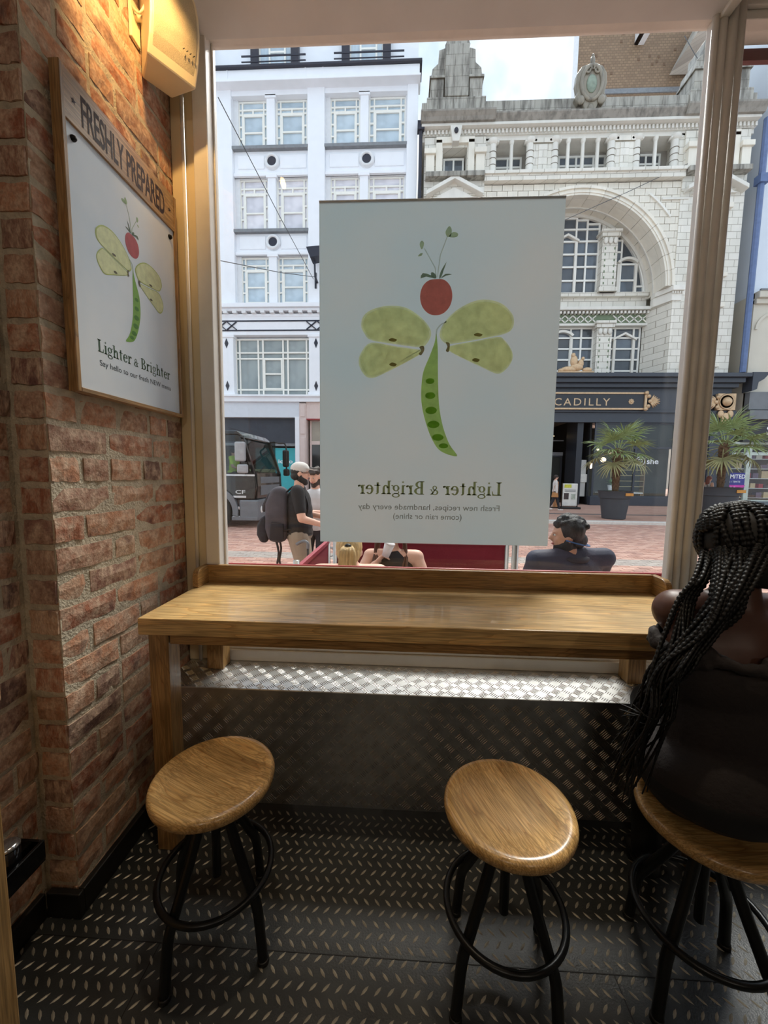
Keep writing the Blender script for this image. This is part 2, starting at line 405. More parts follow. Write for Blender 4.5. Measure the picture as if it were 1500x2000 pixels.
# ---- shop window: jamb, frame, mullion, panes
wf = struct(MB().box(-.905, -.842, 1.735, 1.815, LZ+.1, 3.21).box(-.905, 1.20, 1.765, 1.815, 3.20, 3.30).box(-.905, 1.20, 1.758, 1.768, 3.225, 3.30)
    .box(-.855, 1.19, 1.752, 1.86, LZ, LZ+.115).box(-.855, 1.19, 1.742, 1.752, LZ, LZ+.055)
    .box(-.842, -.834, 1.785, 1.812, LZ+.1, 3.205)
    .build('window_1', m_frame, bevel=.004))
MB().box(-.845, 1.215, GY, GY+.006, LZ+.08, 3.22).build('pane', m_glass, wf)
jb = struct(MB().box(-1.005, -.905, 1.753, 1.86, LZ, 3.30).box(-1.004, -.955, 1.742, 1.753, LZ, 3.18).build('trim_2', m_beige, bevel=.003))
MB().lathe([(.008, LZ), (.008, 3.17)], (-.952, 1.744, 0), 10).build('bead', m_frame, jb, True)
ml = struct(MB().box(1.19, 1.285, 1.742, 1.806, LZ, 3.32).build('trim_3', m_frame, bevel=.004))
ms = MB()
for x, r in ((1.182, .012), (1.209, .016), (1.243, .019), (1.279, .014)): ms.lathe([(r, LZ), (r, 3.30)], (x, 1.744, 0), 12)
ms.build('moulding', m_frame, ml, True)
w2 = struct(MB().box(1.285, 1.31, 1.76, 1.86, LZ, 3.30).box(1.285, 3.3, 1.76, 1.86, 3.185, 3.30).box(1.285, 3.3, 1.74, 1.76, 3.215, 3.24).box(1.31, 3.3, 1.76, 1.86, LZ, LZ+.1)
    .box(1.31, 3.3, 1.79, 1.86, 3.30, 3.6).build('window_2', m_frame, bevel=.004))
MB().box(1.30, 3.29, GY, GY+.006, LZ+.08, 3.2).build('pane', m_glass, w2)
mr = M('maroon_rail', L(96, 36, 40), .5)
MB().box(1.31, 3.3, 1.865, 1.885, 3.135, 3.18).build('head_rail', mr, w2)
MB().box(1.31, 3.3, 1.90, 1.93, LZ+.03, .80).build('stall_panel', m_red, w2)
o = tag(MB().box(-1.2, 1.45, 2.025, 2.04, .872, .912).box(-1.22, -1.19, 2.025, 2.04, STREET, .912).box(1.44, 1.47, 2.025, 2.04, STREET, .912).build('guard_rail', m_red, bevel=.004),
        'red painted rail outside the shop window just above the counter', 'rail')

# ================================================================== things in the room
# ---- wall light that warms the top of the brickwork
m_blackm = M('black_metal', L(24, 24, 25), .38, .6, .2, 20)
sp = thing('ceiling_spotlight', (-.66, 1.16, 3.18), 'small black ceiling spotlight above the brick wall', 'spotlight')
MB().lathe([(.035, 3.165), (.035, 3.18)], (-.66, 1.16, 0), 16).build('base', m_blackm, sp, True)
MB().tube([(-.66, 1.16, 3.165), (-.66, 1.16, 3.13), (-.68, 1.18, 3.11)], .007, 8).build('arm', m_blackm, sp, True)
sdir = Vector((-.40, .34, -.30)).normalized(); sc0 = Vector((-.68, 1.18, 3.10))
MB().tube([sc0-sdir*.02, sc0+sdir*.06], .03, 14).build('can', m_blackm, sp, True)
MB().tube([sc0+sdir*.061, sc0+sdir*.063], .025, 14).build('bulb', emit('warm_bulb', (1, .70, .33), 18), sp)
ld = D.lights.new('spot_lamp', 'SPOT'); ld.energy = 13; ld.color = (1, .60, .22); ld.spot_size = R(84); ld.spot_blend = .55; ld.shadow_soft_size = .02
lo = D.objects.new('spot_lamp', ld); COL.objects.link(lo); lo.location = sc0+sdir*.07; lo.rotation_euler = (-sdir).to_track_quat('Z', 'Y').to_euler()
lo.parent = sp; lo.matrix_parent_inverse = Matrix.Translation(-sp.location)
# two unseen spotlights, added to brighten the stools and counter
def added_spot(x, y, label):
    t = thing('ceiling_spotlight', (x, y, 3.18), label, 'spotlight')
    MB().lathe([(.035, 3.165), (.035, 3.18)], (x, y, 0), 16).build('base', m_blackm, t, True)
    MB().lathe([(.03, 3.09), (.032, 3.165), (.027, 3.165), (.026, 3.10)], (x, y, 0), 16).build('can', m_blackm, t, True)
    MB().lathe([(.001, 3.11), (.025, 3.11), (.025, 3.115)], (x, y, 0), 16).build('bulb', emit('warm_bulb', (1, .70, .33), 18), t)
    d = D.lights.new('spot_lamp', 'SPOT'); d.energy = 27; d.color = (1, .80, .56); d.spot_size = R(40); d.spot_blend = .7; d.shadow_soft_size = .03
    q = D.objects.new('spot_lamp', d); COL.objects.link(q); q.location = (x, y, 3.085); q.parent = t; q.matrix_parent_inverse = Matrix.Translation(-t.location)
added_spot(-.45, .98, 'added black ceiling spotlight brightening the stool by the brick wall'); added_spot(.42, .98, 'added black ceiling spotlight brightening the middle stool')
# pendants over the room behind the camera
def pendant(x, y, label):
    p = thing('pendant_lamp', (x, y, 3.18), label, 'pendant lamp', 'pendant lamps over the room behind')
    MB().tube([(x, y, 3.18), (x, y, 2.62)], .004, 6).build('cable', m_blackm, p)
    MB().lathe([(.02, 2.62), (.05, 2.60), (.13, 2.50), (.135, 2.49), (.125, 2.49), (.045, 2.59)], (x, y, 0), 24).build('shade', m_blackm, p, True)
    MB().ball((x, y, 2.53), .035).build('bulb', emit('pendant_bulb', (1, .74, .42), 14), p, True)
    d = D.lights.new('pendant_light', 'POINT'); d.energy = 11; d.color = (1, .87, .72); d.shadow_soft_size = .05
    q = D.objects.new('pendant_light', d); COL.objects.link(q); q.location = (x, y, 2.44); q.parent = p; q.matrix_parent_inverse = Matrix.Translation(-p.location)
pendant(-.35, -1.5, 'black pendant lamp nearer the brick wall behind the viewer'); pendant(1.3, -1.7, 'black pendant lamp further from the brick wall behind the viewer')

# ---- loudspeaker on the brick wall
m_cream = M('cream_plastic', L(226, 212, 182), .45, 0, .03, 10, .05, 300)
m_grille = M('speaker_grille', L(190, 176, 148), .6, 0, .15, 400, .4, 500)
spk = thing('wall_speaker', (WX, 1.56, 3.0), 'cream wedge-shaped loudspeaker bracketed high on the brick wall', 'loudspeaker')
def spk_pt(u, w, z):  # u along facing axis, w across
    a = R(40); f = Vector((math.cos(a)*.94, -math.sin(a)*.05-.10, 0)); 
    f = Vector((.80, -.60, 0)); s = Vector((.60, .80, 0)); return Vector((-.905, 1.555, 3.005))+f*u+s*w+Vector((0, 0, z))
def spk_body(inset, u0, u1):
    b = MB(); vs = []; n = 7
    for i in range(n):
        t = -1+2*i/(n-1); bow = (1-t*t)
        for w in (-.085+inset, .085-inset):
            vs.append(spk_pt(u0, w*.62, t*(.16-inset)*.86)); vs.append(spk_pt(u1+.045*bow, w, t*(.16-inset)))
    fs = []
    for i in range(n-1):
        a = 4*i; fs += [(a, a+1, a+5, a+4), (a+1, a+3, a+7, a+5), (a+3, a+2, a+6, a+7), (a+2, a, a+4, a+6)]
    fs += [(0, 2, 3, 1), (4*n-4, 4*n-3, 4*n-1, 4*n-2)]
    b.add(vs, fs); return b
spk_body(0, -.08, .055).build('cabinet', m_cream, spk, False, .006)
spk_body(.012, .05, .06).build('grille', m_grille, spk, False, .003)
lg = MB(); c0 = spk_pt(.094, .04, -.085)
for k in range(4): lg.bar(spk_pt(.0995-.004*k*0, .02+.012*k, -.095), spk_pt(.0995, .026+.012*k, -.088), .002, .002)
lg.build('badge', m_black, spk)
MB().box(WX+.001, WX+.012, 1.50, 1.55, 2.95, 3.08).build('wall_plate', m_cream, spk, bevel=.003)
MB().tube([(WX+.01, 1.525, 3.03), (WX+.05, 1.53, 3.03), spk_pt(-.07, 0, .02)], .011, 10).build('bracket', m_cream, spk, True)
MB().tube(spline([(WX+.012, 1.51, 3.05), (WX+.045, 1.50, 3.02), (WX+.07, 1.505, 3.07), (WX+.05, 1.51, 3.11), (WX+.055, 1.53, 3.06), spk_pt(-.07, -.02, .03)], 4, False), .004, 6).build('cable', m_cream, spk, True)

# ---- artwork shared by the wall sign and the window poster (x right, y up, unit = width of sheet; seen from inside the window)
AH = 1970/1390
def A(zx, zy): return ((zx-38)/1390, AH-(zy-65)/1390)
ART = dict(
    slice=[[(285,745),(300,690),(350,655),(440,635),(540,645),(620,690),(680,750),(695,800),(670,850),(630,868),(480,850),(345,828),(305,790)],
           [(345,842),(480,862),(625,882),(640,882),(625,915),(420,1020),(345,1045),(300,1020),(272,960),(285,900)],
           [(745,800),(765,740),(830,670),(920,620),(1000,605),(1090,625),(1150,675),(1170,720),(1160,770),(1110,798),(980,824),(820,850),(770,840)],
           [(810,862),(960,834),(1080,812),(1120,830),(1165,890),(1170,940),(1140,990),(1090,1020),(1000,985),(810,895)]],
    tomato=[[(720,490),(765,495),(800,530),(813,585),(800,640),(765,678),(720,690),(675,678),(640,640),(627,585),(640,530),(675,497)]],
    pod=[[(725,790),(733,840),(738,900),(740,980),(745,1100),(755,1220),(780,1330),(820,1430),(868,1500),(770,1472),(715,1400),(675,1300),(650,1200),(645,1110),(655,1010),(690,920),(718,840)]],
    pea=[[(cx+a*rx, cy+b*ry) for a, b in ((-1,0),(-.7,-.7),(0,-1),(.7,-.7),(1,0),(.7,.7),(0,1),(-.7,.7))] for cx, cy, rx, ry in ((696,1062,26,17),(699,1146,30,20),(706,1232,34,22),(722,1314,36,22),(750,1390,34,20),(785,1440,28,15))],
    seed=[[(cx-rx,cy),(cx-rx*.3,cy-ry),(cx+rx*.6,cy-ry*.6),(cx+rx,cy),(cx+rx*.5,cy+ry),(cx-rx*.4,cy+ry*.8)] for cx, cy, rx, ry in ((472,827,25,10),(475,967,22,11),(968,800,25,10),(960,942,22,11))]
         +[[(628,868),(652,862),(658,885),(640,915),(626,905),(640,888)],[(782,842),(804,846),(806,868),(800,896),(784,890),(792,866)]],
    sepal=[[(712,488),(690,470),(640,456),(628,486),(660,476)],[(718,488),(712,462),(690,452),(688,470)],[(735,488),(742,450),(775,396),(760,440),(748,476)],[(742,488),(770,462),(808,466),(775,472)]],
    leaf=[[(632,328),(618,300),(630,280),(644,295)],[(610,364),(622,350),(637,348),(630,362)],[(775,262),(764,235),(785,204),(800,228),(792,258)],[(785,262),(808,236),(836,246),(826,264)]],
    stem=[[(715,480),(708,430),(640,318),(646,318),(714,428),(720,480)],[(722,480),(735,360),(772,262),(777,264),(741,360),(727,480)],[(722,800),(722,770),(745,742),(782,722),(784,728),(750,748),(731,772),(731,800)]])
SERIF = None
def stroke_font():
    """bold bracketed-serif letters drawn as overlapping flat pieces: rectangles and rings; unit = cap height"""
    def rect(x0, y0, x1, y1): return [(x0, y0), (x1, y0), (x1, y1), (x0, y1)]
    def ring(cx, cy, rx, ry, tx, ty, a0=0, a1=360, n=16):
        P = []
        for i in range(n):
            a, b = R(a0+(a1-a0)*i/n), R(a0+(a1-a0)*(i+1)/n)
            P.append([(cx+rx*math.cos(a), cy+ry*math.sin(a)), (cx+rx*math.cos(b), cy+ry*math.sin(b)), (cx+(rx-tx)*math.cos(b), cy+(ry-ty)*math.sin(b)), (cx+(rx-tx)*math.cos(a), cy+(ry-ty)*math.sin(a))])
        return P
    def serif(x, y, w, up=1): return [[(x-w, y), (x+w, y), (x+w, y+.05*up), (x+.09, y+.1*up), (x-.09, y+.1*up), (x-w, y+.05*up)]]
    S = .085; g = {}
    star = [(.5*(1 if k % 2 == 0 else .45)*.2*math.sin(k*PI/5), .92+.5*(1 if k % 2 == 0 else .45)*.2*math.cos(k*PI/5)) for k in range(10)]
    g['L'] = (.66, [rect(.10, 0, .27, 1)]+serif(.185, 1, .18, -1)+[rect(.02, 0, .60, .075)]+[[(.46, .07), (.60, .07), (.63, .32), (.58, .32), (.54, .12)]])
    g['B'] = (.74, [rect(.10, 0, .27, 1), rect(.02, 0, .3, .06), rect(.02, .94, .3, 1)]+ring(.32, .75, .29, .25, .16, .065, -90, 90)+ring(.33, .26, .36, .27, .17, .07, -90, 90)+[rect(.2, .935, .34, 1), rect(.2, .48, .36, .545), rect(.2, 0, .36, .065)])
    g['i'] = (.36, [rect(.10, 0, .25, .68), rect(.02, .62, .14, .68)]+serif(.175, 0, .165)+[[(.175+x, y) for x, y in star]])
    g['h'] = (.72, [rect(.08, 0, .23, 1.02), rect(0, .96, .12, 1.02)]+serif(.155, 0, .155)+ring(.36, .44, .205, .25, .145, .09, 0, 180)+[rect(.42, 0, .565, .44)]+serif(.495, 0, .155))
    g['r'] = (.52, [rect(.09, 0, .24, .68), rect(.01, .62, .12, .68)]+serif(.165, 0, .165)+ring(.36, .44, .18, .25, .1, .1, 50, 180)+ring(.42, .60, .075, .075, .075, .075, 0, 360, 10))
    g['t'] = (.44, [rect(.10, .14, .25, .88), rect(.0, .62, .40, .68), [(.10, .62), (.25, .62), (.25, .88)]]+ring(.25, .15, .15, .165, .145, .08, 180, 300))
    g['e'] = (.58, ring(.29, .34, .27, .36, .155, .075, 25, 320)+[rect(.12, .35, .55, .42), [(.40, .42), (.55, .40), (.53, .52), (.42, .56)]])
    g['g'] = (.60, ring(.27, .46, .23, .24, .13, .06)+ring(.28, -.08, .27, .17, .1, .06)+ring(.15, .14, .09, .1, .07, .06, 90, 280)+[rect(.14, .03, .4, .10)]+[[(.40, .58), (.58, .62), (.58, .70), (.46, .66)]])
    g['&'] = (.66, [])
    amp = ring(.28, .52, .16, .17, .08, .055)+ring(.27, .18, .25, .2, .12, .06, 60, 345)+[[(.16, .46), (.27, .40), (.60, .0), (.44, .0)], [(.42, .12), (.56, .38), (.50, .38), (.38, .18)], rect(.46, .36, .62, .40)]
    g['&'] = (.70, [[(x*.95, y) for x, y in q] for q in amp])
    g[' '] = (.24, []); return g
SERIF = stroke_font()
def serif_text(s):
    x = 0; polys = []
    for ch in s:
        w, ps = SERIF[ch]; polys += [[(x+a, b) for a, b in p] for p in ps]; x += w
    return x, polys
def flat_polys(name, polys, to, mat, parent, lift, smooth=0):
    b = MB()
    for i, p in enumerate(polys):
        if smooth: p = [(q.x, q.y) for q in spline([(a, c, 0) for a, c in p], smooth)]
        b.add([to(x, y, lift+(i % 3)*2e-5) for x, y in p], [tuple(range(len(p)))])
    return b.build(name, mat, parent, recalc=False)
def artwork(parent, to, mats, lines):
    for q in ART['slice']:
        pl = [Vector((*A(*z), 0)) for z in q]; c = sum(pl, Vector())/len(pl)
        rim = flat_polys('apple_slice_print', [[(v.x, v.y) for v in pl]], to, mats['rim'], parent, 1, 4)
        flat_polys('apple_flesh_print', [[(c.x+(v.x-c.x)*.945, c.y+(v.y-c.y)*.915) for v in pl]], to, mats['apple'], rim, 2, 4)
    flat_polys('tomato_print', [[A(*z) for z in ART['tomato'][0]]], to, mats['tomato'], parent, 1, 4)
    flat_polys('pea_pod_print', [[A(*z) for z in ART['pod'][0]]], to, mats['pod'], parent, 1, 4)
    for nm, key, lift, sm in (('pea', 'pea', 2, 3), ('seed', 'seed', 3, 3), ('sprout', 'leaf', 1, 3), ('sepal', 'sepal', 2, 2), ('stem', 'stem', 1, 0)):
        for q in ART[key]: flat_polys(nm+'_print', [[A(*z) for z in q]], to, mats[key], parent, lift, sm)
    for kind, s, x0, x1, y, h, key in lines:
        if kind == 'serif':
            w, ps = serif_text(s); k = (x1-x0)/w
            flat_polys('lettering', [[(x0+a*k, y+c*h) for a, c in p] for p in ps], to, mats[key], parent, 1)
        else:
            me = text_mesh(s, abs(x1-x0), h, .006)
            sg = 1 if x1 > x0 else -1
            for q in me.vertices: q.co = to(x0+sg*q.co.x, y+q.co.z, 1)
            put('lettering', me, mats[key], parent)

# ---- printed sign on the brick wall
m_oakv = oak('oak_frame', 2, (.46, .27, .11), (.25, .13, .045))
m_oakh = oak('oak_board', 1, (.50, .31, .15), (.28, .15, .06))
m_panel = M('printed_panel', L(230, 234, 238), .32, 0, .04, 2.2, c2=L(206, 220, 234))
sg = thing('wall_sign', (WX, 1.42, 1.637), 'oak framed sign reading FRESHLY PREPARED with a vegetable dragonfly on the brick wall', 'sign')
SY0, SY1, SZ0, SZ1, SX, SH = 1.142, 1.700, 1.637, 2.535, -.968, 2.398
MB().box(WX+.006, SX, SY0, SY0+.014, SZ0, SZ1).build('side_rail', m_oakv, sg, bevel=.002); MB().box(WX+.006, SX, SY1-.012, SY1, SZ0, SZ1).build('side_rail', m_oakv, sg, bevel=.002)
MB().box(WX+.006, SX, SY0+.014, SY1-.012, SZ0, SZ0+.014).build('bottom_rail', m_oakh, sg, bevel=.002)
MB().box(WX+.006, SX-.003, SY0+.014, SY1-.012, SH, SZ1).build('header_board', m_oakh, sg, bevel=.002)
PX = SX-.010
MB().box(WX+.006, PX, SY0+.014, SY1-.012, SZ0+.014, SH).build('printed_panel', m_panel, sg)
for y, z in ((SY0+.045, SH-.035), (SY1-.040, SH-.035)):
    MB().lathe([(.009, 0), (.009, .004), (.006, .010), (.001, .0115)], (PX, y, z), 12, axis='x').build('bolt', m_blackm, sg, True)
ink = {k: M('ink_'+k, c, .4, 0, .12, 45) for k, c in dict(rim=L(176, 190, 108), apple=L(210, 216, 168), tomato=L(176, 74, 80), pod=L(122, 168, 74), pea=L(78, 128, 50), seed=L(92, 84, 60), leaf=L(150, 176, 130), sepal=L(84, 104, 84), stem=L(170, 190, 165), head=L(66, 92, 70), body=L(66, 74, 84)).items()}
pw = SY1-SY0-.026; ph = SH-SZ0-.014; zsc = ph/AH
def to_sign(x, y, lift): return (PX+.0004*lift, SY0+.014+(1-x)*pw, SZ0+.014+y*zsc)
k_ = 1390
artwork(sg, to_sign, ink, [('serif', 'Lighter & Brighter', 1-.155, 1-.885, .245, .074, 'head'), ('plain', 'Say hello to our fresh NEW menu', 1-.165, 1-.885, .165, .036, 'body')])
me = text_mesh('FRESHLY PREPARED', .405, .088, .018, .95)
m_stamp = M('brown_stamp', L(52, 34, 34), .7)
place_text(me, 'lettering', m_stamp, sg, (SX-.0025, SY0+.075, SH+.022), (0, 1, 0), (0, 0, 1))
for y in (SY0+.047, SY1-.045):
    star = MB().add([(SX-.0025, y+.011*(1 if k % 2 == 0 else .42)*math.sin(k*PI/5), SH+.066+.011*(1 if k % 2 == 0 else .42)*math.cos(k*PI/5)) for k in range(10)], [tuple(range(10))])
    star.build('star', m_stamp, sg, recalc=False)

# ---- poster hanging against the glass, its printed face to the street
def paper():
    t = NT('backlit_paper'); v = t.coords((1, 1, 1)); f = t.noise(v, 1.3, 2)
    c = t.ramp(f, [(.3, (.66, .76, .80)), (.7, (.76, .78, .78))])
    d = t.n('ShaderNodeBsdfDiffuse'); x = t.n('ShaderNodeBsdfTranslucent'); m = t.n('ShaderNodeMixShader'); m.inputs[0].default_value = .50
    t.l(c, d.inputs[0]); t.l(c, x.inputs[0]); t.l(d.outputs[0], m.inputs[1]); t.l(x.outputs[0], m.inputs[2]); t.l(m.outputs[0], t.out.inputs['Surface']); return t.m
def inkt(name, c, var=.1):
    t = NT(name); col = t.ramp(t.noise(t.coords(), 30, 4), [(.3, dk(c, 1-var)), (.7, dk(c, 1+var))])
    d = t.n('ShaderNodeBsdfDiffuse'); x = t.n('ShaderNodeBsdfTranslucent'); m = t.n('ShaderNodeMixShader'); m.inputs[0].default_value = .94
    t.l(col, d.inputs[0]); t.l(col, x.inputs[0]); t.l(d.outputs[0], m.inputs[1]); t.l(x.outputs[0], m.inputs[2]); t.l(m.outputs[0], t.out.inputs['Surface']); return t.m
QX0, QX1, QZ0, QZ1, QY = -.383, .667, 1.082, 2.571, GY-.006
po = thing('window_poster', (.14, QY, QZ0), 'large pale paper poster hung in the shop window, vegetable dragonfly seen from behind', 'poster')
MB().box(QX0, QX1, QY, QY+.0012, QZ0, QZ1).build('sheet', paper(), po)
MB().tube([(QX0, QY+.001, QZ1+.003), (QX1, QY+.001, QZ1+.003)], .005, 8).build('hanging_bar', M('clear_bar', L(190, 196, 198), .3), po, True)
inkp = {k: inkt('backlit_'+k, c) for k, c in dict(rim=(.90, .90, .54), apple=(.96, .955, .74), tomato=(.68, .20, .15), pod=(.50, .66, .20), pea=(.34, .52, .12), seed=(.30, .23, .12), leaf=(.55, .60, .38), sepal=(.28, .32, .22), stem=(.72, .74, .66), head=(.34, .35, .16), body=(.36, .35, .31)).items()}
pw2 = QX1-QX0; zs2 = (QZ1-QZ0)/AH
def to_poster(x, y, lift): return (QX0+x*pw2, QY-.0003*lift, QZ0+y*zs2)
def tx(z): return (z-38)/1390
artwork(po, to_poster, inkp, [('serif', 'Lighter & Brighter', tx(1140), tx(268), AH-(1734-65)/1390, .058, 'head'),
    ('plain', 'Fresh new recipes, handmade every day', tx(1132), tx(274), AH-(1827-65)/1390, .026, 'body'),
    ('plain', '(come rain or shine)', tx(906), tx(489), AH-(1884-65)/1390, .026, 'body')])

# ---- oak counter under the window
m_oakt = oak('oak_top', 0, (.66, .45, .20), (.48, .29, .11), 0, .30, .7)
m_oakx = oak('oak_rail', 0, (.44, .26, .10), (.26, .14, .048))
TZ, TY0, TX0, TX1 = .893, 1.265, -.912, 1.12
TB = 1.722                     # face of the back rail
tb = thing('counter_table', (.1, 1.5, 0), 'long oak counter with raised back rail under the shop window', 'counter')
MB().box(TX0, TX1, TY0, TB+.022, TZ-.060, TZ).build('tabletop', m_oakt, tb, bevel=.003)
MB().box(TX0+.01, TX1-.01, TB, TB+.022, TZ, TZ+.082).build('back_rail', m_oakx, tb, bevel=.002)
for x0, x1 in ((TX0-.004, TX0+.022), (TX1-.022, TX1+.004)):
    pr = [(TB+.022, TZ), (TB+.022, TZ+.082), (TB-.057, TZ+.082)]+[(TB-.057-.035*math.sin(a*PI/12), TZ+.047+.035*math.cos(a*PI/12)) for a in range(1, 7)]+[(TB-.092, TZ)]
    MB().prism(pr, x0, x1, 'x').build('end_rail', oak('oak_end', 1, (.46, .27, .10), (.26, .135, .045)), tb, bevel=.003)
for q in ((-.81, 1.035, TY0+.018, TY0+.042), (-.88, -.86, 1.37, 1.73), (1.09, 1.11, 1.37, 1.73)): MB().box(*q, TZ-.098, TZ-.060).build('apron', m_oakx, tb, bevel=.002)
m_oakl = oak('oak_leg', 2, (.44, .26, .10), (.26, .135, .045))
for x in (-.886, 1.04): MB().box(x, x+.072, TY0+.014, TY0+.084, 0, TZ-.060).build('leg', m_oakl, tb, bevel=.003)
for x in (-.875, .985): MB().box(x, x+.075, 1.655, 1.728, LZ+.0015, TZ-.060).build('leg', m_oakl, tb, bevel=.003)

# ---- bar stools
m_seat = oak('oak_seat', 0, (.70, .46, .20), (.36, .20, .07), 20, .27, 1.25)
m_tube = M('black_tube', L(26, 27, 28), .33, .35, .2, 20)
def make_stool():
    s = thing('bar_stool', (0, 0, 0), 'x', 'stool', 'round oak stools at the counter')
    prof = [(.001, .507), (.06, .508), (.12, .512), (.150, .519), (.162, .519), (.170, .513), (.173, .503), (.171, .492), (.163, .484), (.14, .482), (.001, .482)]
    MB().lathe(prof[::-1], (0, 0, 0), 56).build('seat', m_seat, s, True)
    MB().lathe([(.055, .470), (.055, .482)], (0, 0, 0), 24).build('mount_plate', m_tube, s, True)
    MB().tube([(0, 0, .472), (0, 0, .19)], .013, 12).build('screw_post', m_tube, s, True)
    for k in range(4):
        a = PI/4+k*PI/2; c, n = math.cos(a), math.sin(a)
        pts = spline([(c*.028, n*.028, .472), (c*.075, n*.075, .345), (c*.132, n*.132, .222), (c*.158, n*.158, .165), (c*.168, n*.168, .10), (c*.178, n*.178, .004)], 4, False)
        l = MB().tube(pts, .0145, 10).build('leg', m_tube, s, True)
        MB().lathe([(.0165, .0), (.0165, .012), (.015, .014)], (c*.178, n*.178, 0), 12).build('foot_cap', m_black, l, True)
    ring = [(math.cos(2*PI*k/48)*.158, math.sin(2*PI*k/48)*.158, .215) for k in range(48)]
    MB().tube(ring, .0095, 8, True).build('foot_ring', m_tube, s, True)
    return s
st1 = make_stool()
st2 = dup(st1, (-.541, 1.042, 0), R(22)); st3 = dup(st1, (.835, 1.0, 0), R(-15))
st1.location = (.301, .99, 0); st1.rotation_euler = (0, 0, R(-8))
for s_, a_ in ((st1, -61), (st2, -45), (st3, 20)):
    for c_ in s_.children:
        if c_.name.startswith('seat'): c_.rotation_euler = (0, 0, R(a_))
st1['label'] = 'empty oak topped stool in the middle, nearest the centre of the floor'
st2['label'] = 'empty oak topped stool beside the brick wall and counter leg'
st3['label'] = 'oak topped stool the woman with braids sits on'

# ---- oak cabinet end, tray and canister by the near wall
cb = thing('oak_cabinet', (-.9, .2, 0), 'oak cabinet at the lower left edge, only its upright end showing', 'cabinet')
MB().box(-.722, -.697, -.5, .60, 0, 1.0).build('end_panel', m_oakl, cb, bevel=.003)
MB().box(-1.085, -.722, -.5, .585, .06, .98).build('carcass', m_oakl, cb)
MB().box(-1.085, -.69, -.52, .61, 1.0, 1.03).build('top', m_oakh, cb, bevel=.003)
m_gloss = M('black_gloss', L(12, 12, 13), .12, 0, .1, 10)
tr = thing('wall_tray', (-1.06, .8, .27), 'glossy black shelf tray fixed low on the dark brick wall', 'tray')
MB().box(NX+.006, -1.022, .62, .985, .268, .276).build('base', m_gloss, tr, bevel=.001)
MB().box(-1.03, -1.020, .62, .985, .276, .333).box(NX+.006, -1.03, .977, .985, .276, .333).build('lip', m_gloss, tr, bevel=.002)
cn = thing('canister', (-1.069, .93, .276), 'dark round canister with a shiny lid standing in the black tray', 'canister')
MB().lathe([(.026, .2765), (.028, .28), (.028, .365)], (-1.069, .925, 0), 20).build('body', m_gloss, cn, True)
MB().lathe([(.0285, .365), (.0285, .372), (.02, .377), (.001, .378)], (-1.069, .925, 0), 20).build('lid', M('chrome_lid', L(170, 170, 170), .15, .9), cn, True)

# ================================================================== buildings across the street
FY = 22.0
def Zp(px, py, Y=FY): return at(px, py, Y).z
def Xp(px, py, Y=FY): return at(px, py, Y).x
def window(parent, rects, y, bar, m_fr, m_pa, name='window', depth=.10):
    """glazed window: bars around every pane proud of the glass, each pane a piece of its own"""
    b = MB(); h = bar/2
    seen = set(); k = 0
    for x0, x1, z0, z1 in rects:
        for e in ((x0-h, x0+h, z0-h, z1+h), (x1-h, x1+h, z0-h, z1+h), (x0-h, x1+h, z0-h, z0+h), (x0-h, x1+h, z1-h, z1+h)):
            key = tuple(round(v, 3) for v in e)
            if key in seen: continue
            seen.add(key); k += 1; j = .0007*k; g = .0003*(k % 17)
            b.box(e[0]-g, e[1]+g, y-depth/2-j, y+depth/2, e[2]-g, e[3]+g)
    w = b.build(name, m_fr, parent, recalc=False)
    for x0, x1, z0, z1 in rects: ublock('pane', m_pa, w, x0+h*.8, x1-h*.8, y+.0, y+.03, z0+h*.8, z1-h*.8)
    return w
def grid(x0, x1, z0, z1, xs, zs):
    X = [x0+(x1-x0)*f for f in xs]; Z = [z0+(z1-z0)*f for f in zs]
    return [(X[i], X[i+1], Z[j], Z[j+1]) for i in range(len(X)-1) for j in range(len(Z)-1)]
def pane_mat(name, base, base2, rough=.08, sc=1.2):
    if name in MATS: return MATS[name]
    t = NT(name); oi = t.n('ShaderNodeObjectInfo'); c = t.mix(oi.outputs['Random'], base, base2)
    c = t.mix(.5, c, t.mix(1, c, t.ramp(t.noise(t.coords((1, 1, 1)), sc, 2), [(.35, (.6, .62, .66)), (.65, (1.25, 1.25, 1.25))]), 'MULTIPLY'))
    t.bsdf(c, rough, 0, None, spec=.6); MATS[name] = t.m; return t.m

# ---- white rendered block on the left
m_wb = M('white_render', L(238, 241, 246), .75, 0, .025, 2.5, .15, 40)
m_wbt = M('white_trim', L(226, 228, 230), .6, 0, .05, 6)
m_cream_fr = M('cream_glazing_bar', L(240, 239, 231), .55, 0, .03, 5)
m_navy = M('navy_ironwork', L(38, 42, 56), .5, .2, .1, 8)
m_pblue = pane_mat('painted_sky_pane', L(190, 206, 216), L(166, 184, 196))  # reflected sky painted into the opaque pane colour
m_ppale = pane_mat('pale_painted_sky_pane', L(222, 220, 226), L(206, 206, 214))  # paler panes, the bright sky reflection put into their colour
m_lead = M('lead_flashing', L(128, 132, 136), .6, .2, .15, 6)
wb = thing('white_building', (-7, 22.6, PAVE), 'tall white rendered building with paired sash windows and round vents', 'building')
bays = ((-14.35, -10.30), (-9.36, -5.30), (-4.40, -.10))
pil = ((-15.3, -14.35), (-10.30, -9.36), (-5.30, -4.40), (-.10, .46))
MB().box(-15.3, .46, 22.55, 30, 5.3, 22.2).build('wall', m_wb, wb)
for x0, x1 in pil:
    MB().box(x0, x1, 22.0, 22.56, 10.6, 21.36).build('pilaster', m_wb, wb, bevel=.02)
rows = ((18.62, 21.04, 0), (14.48, 17.16, 1), (10.72, 13.17, 0))
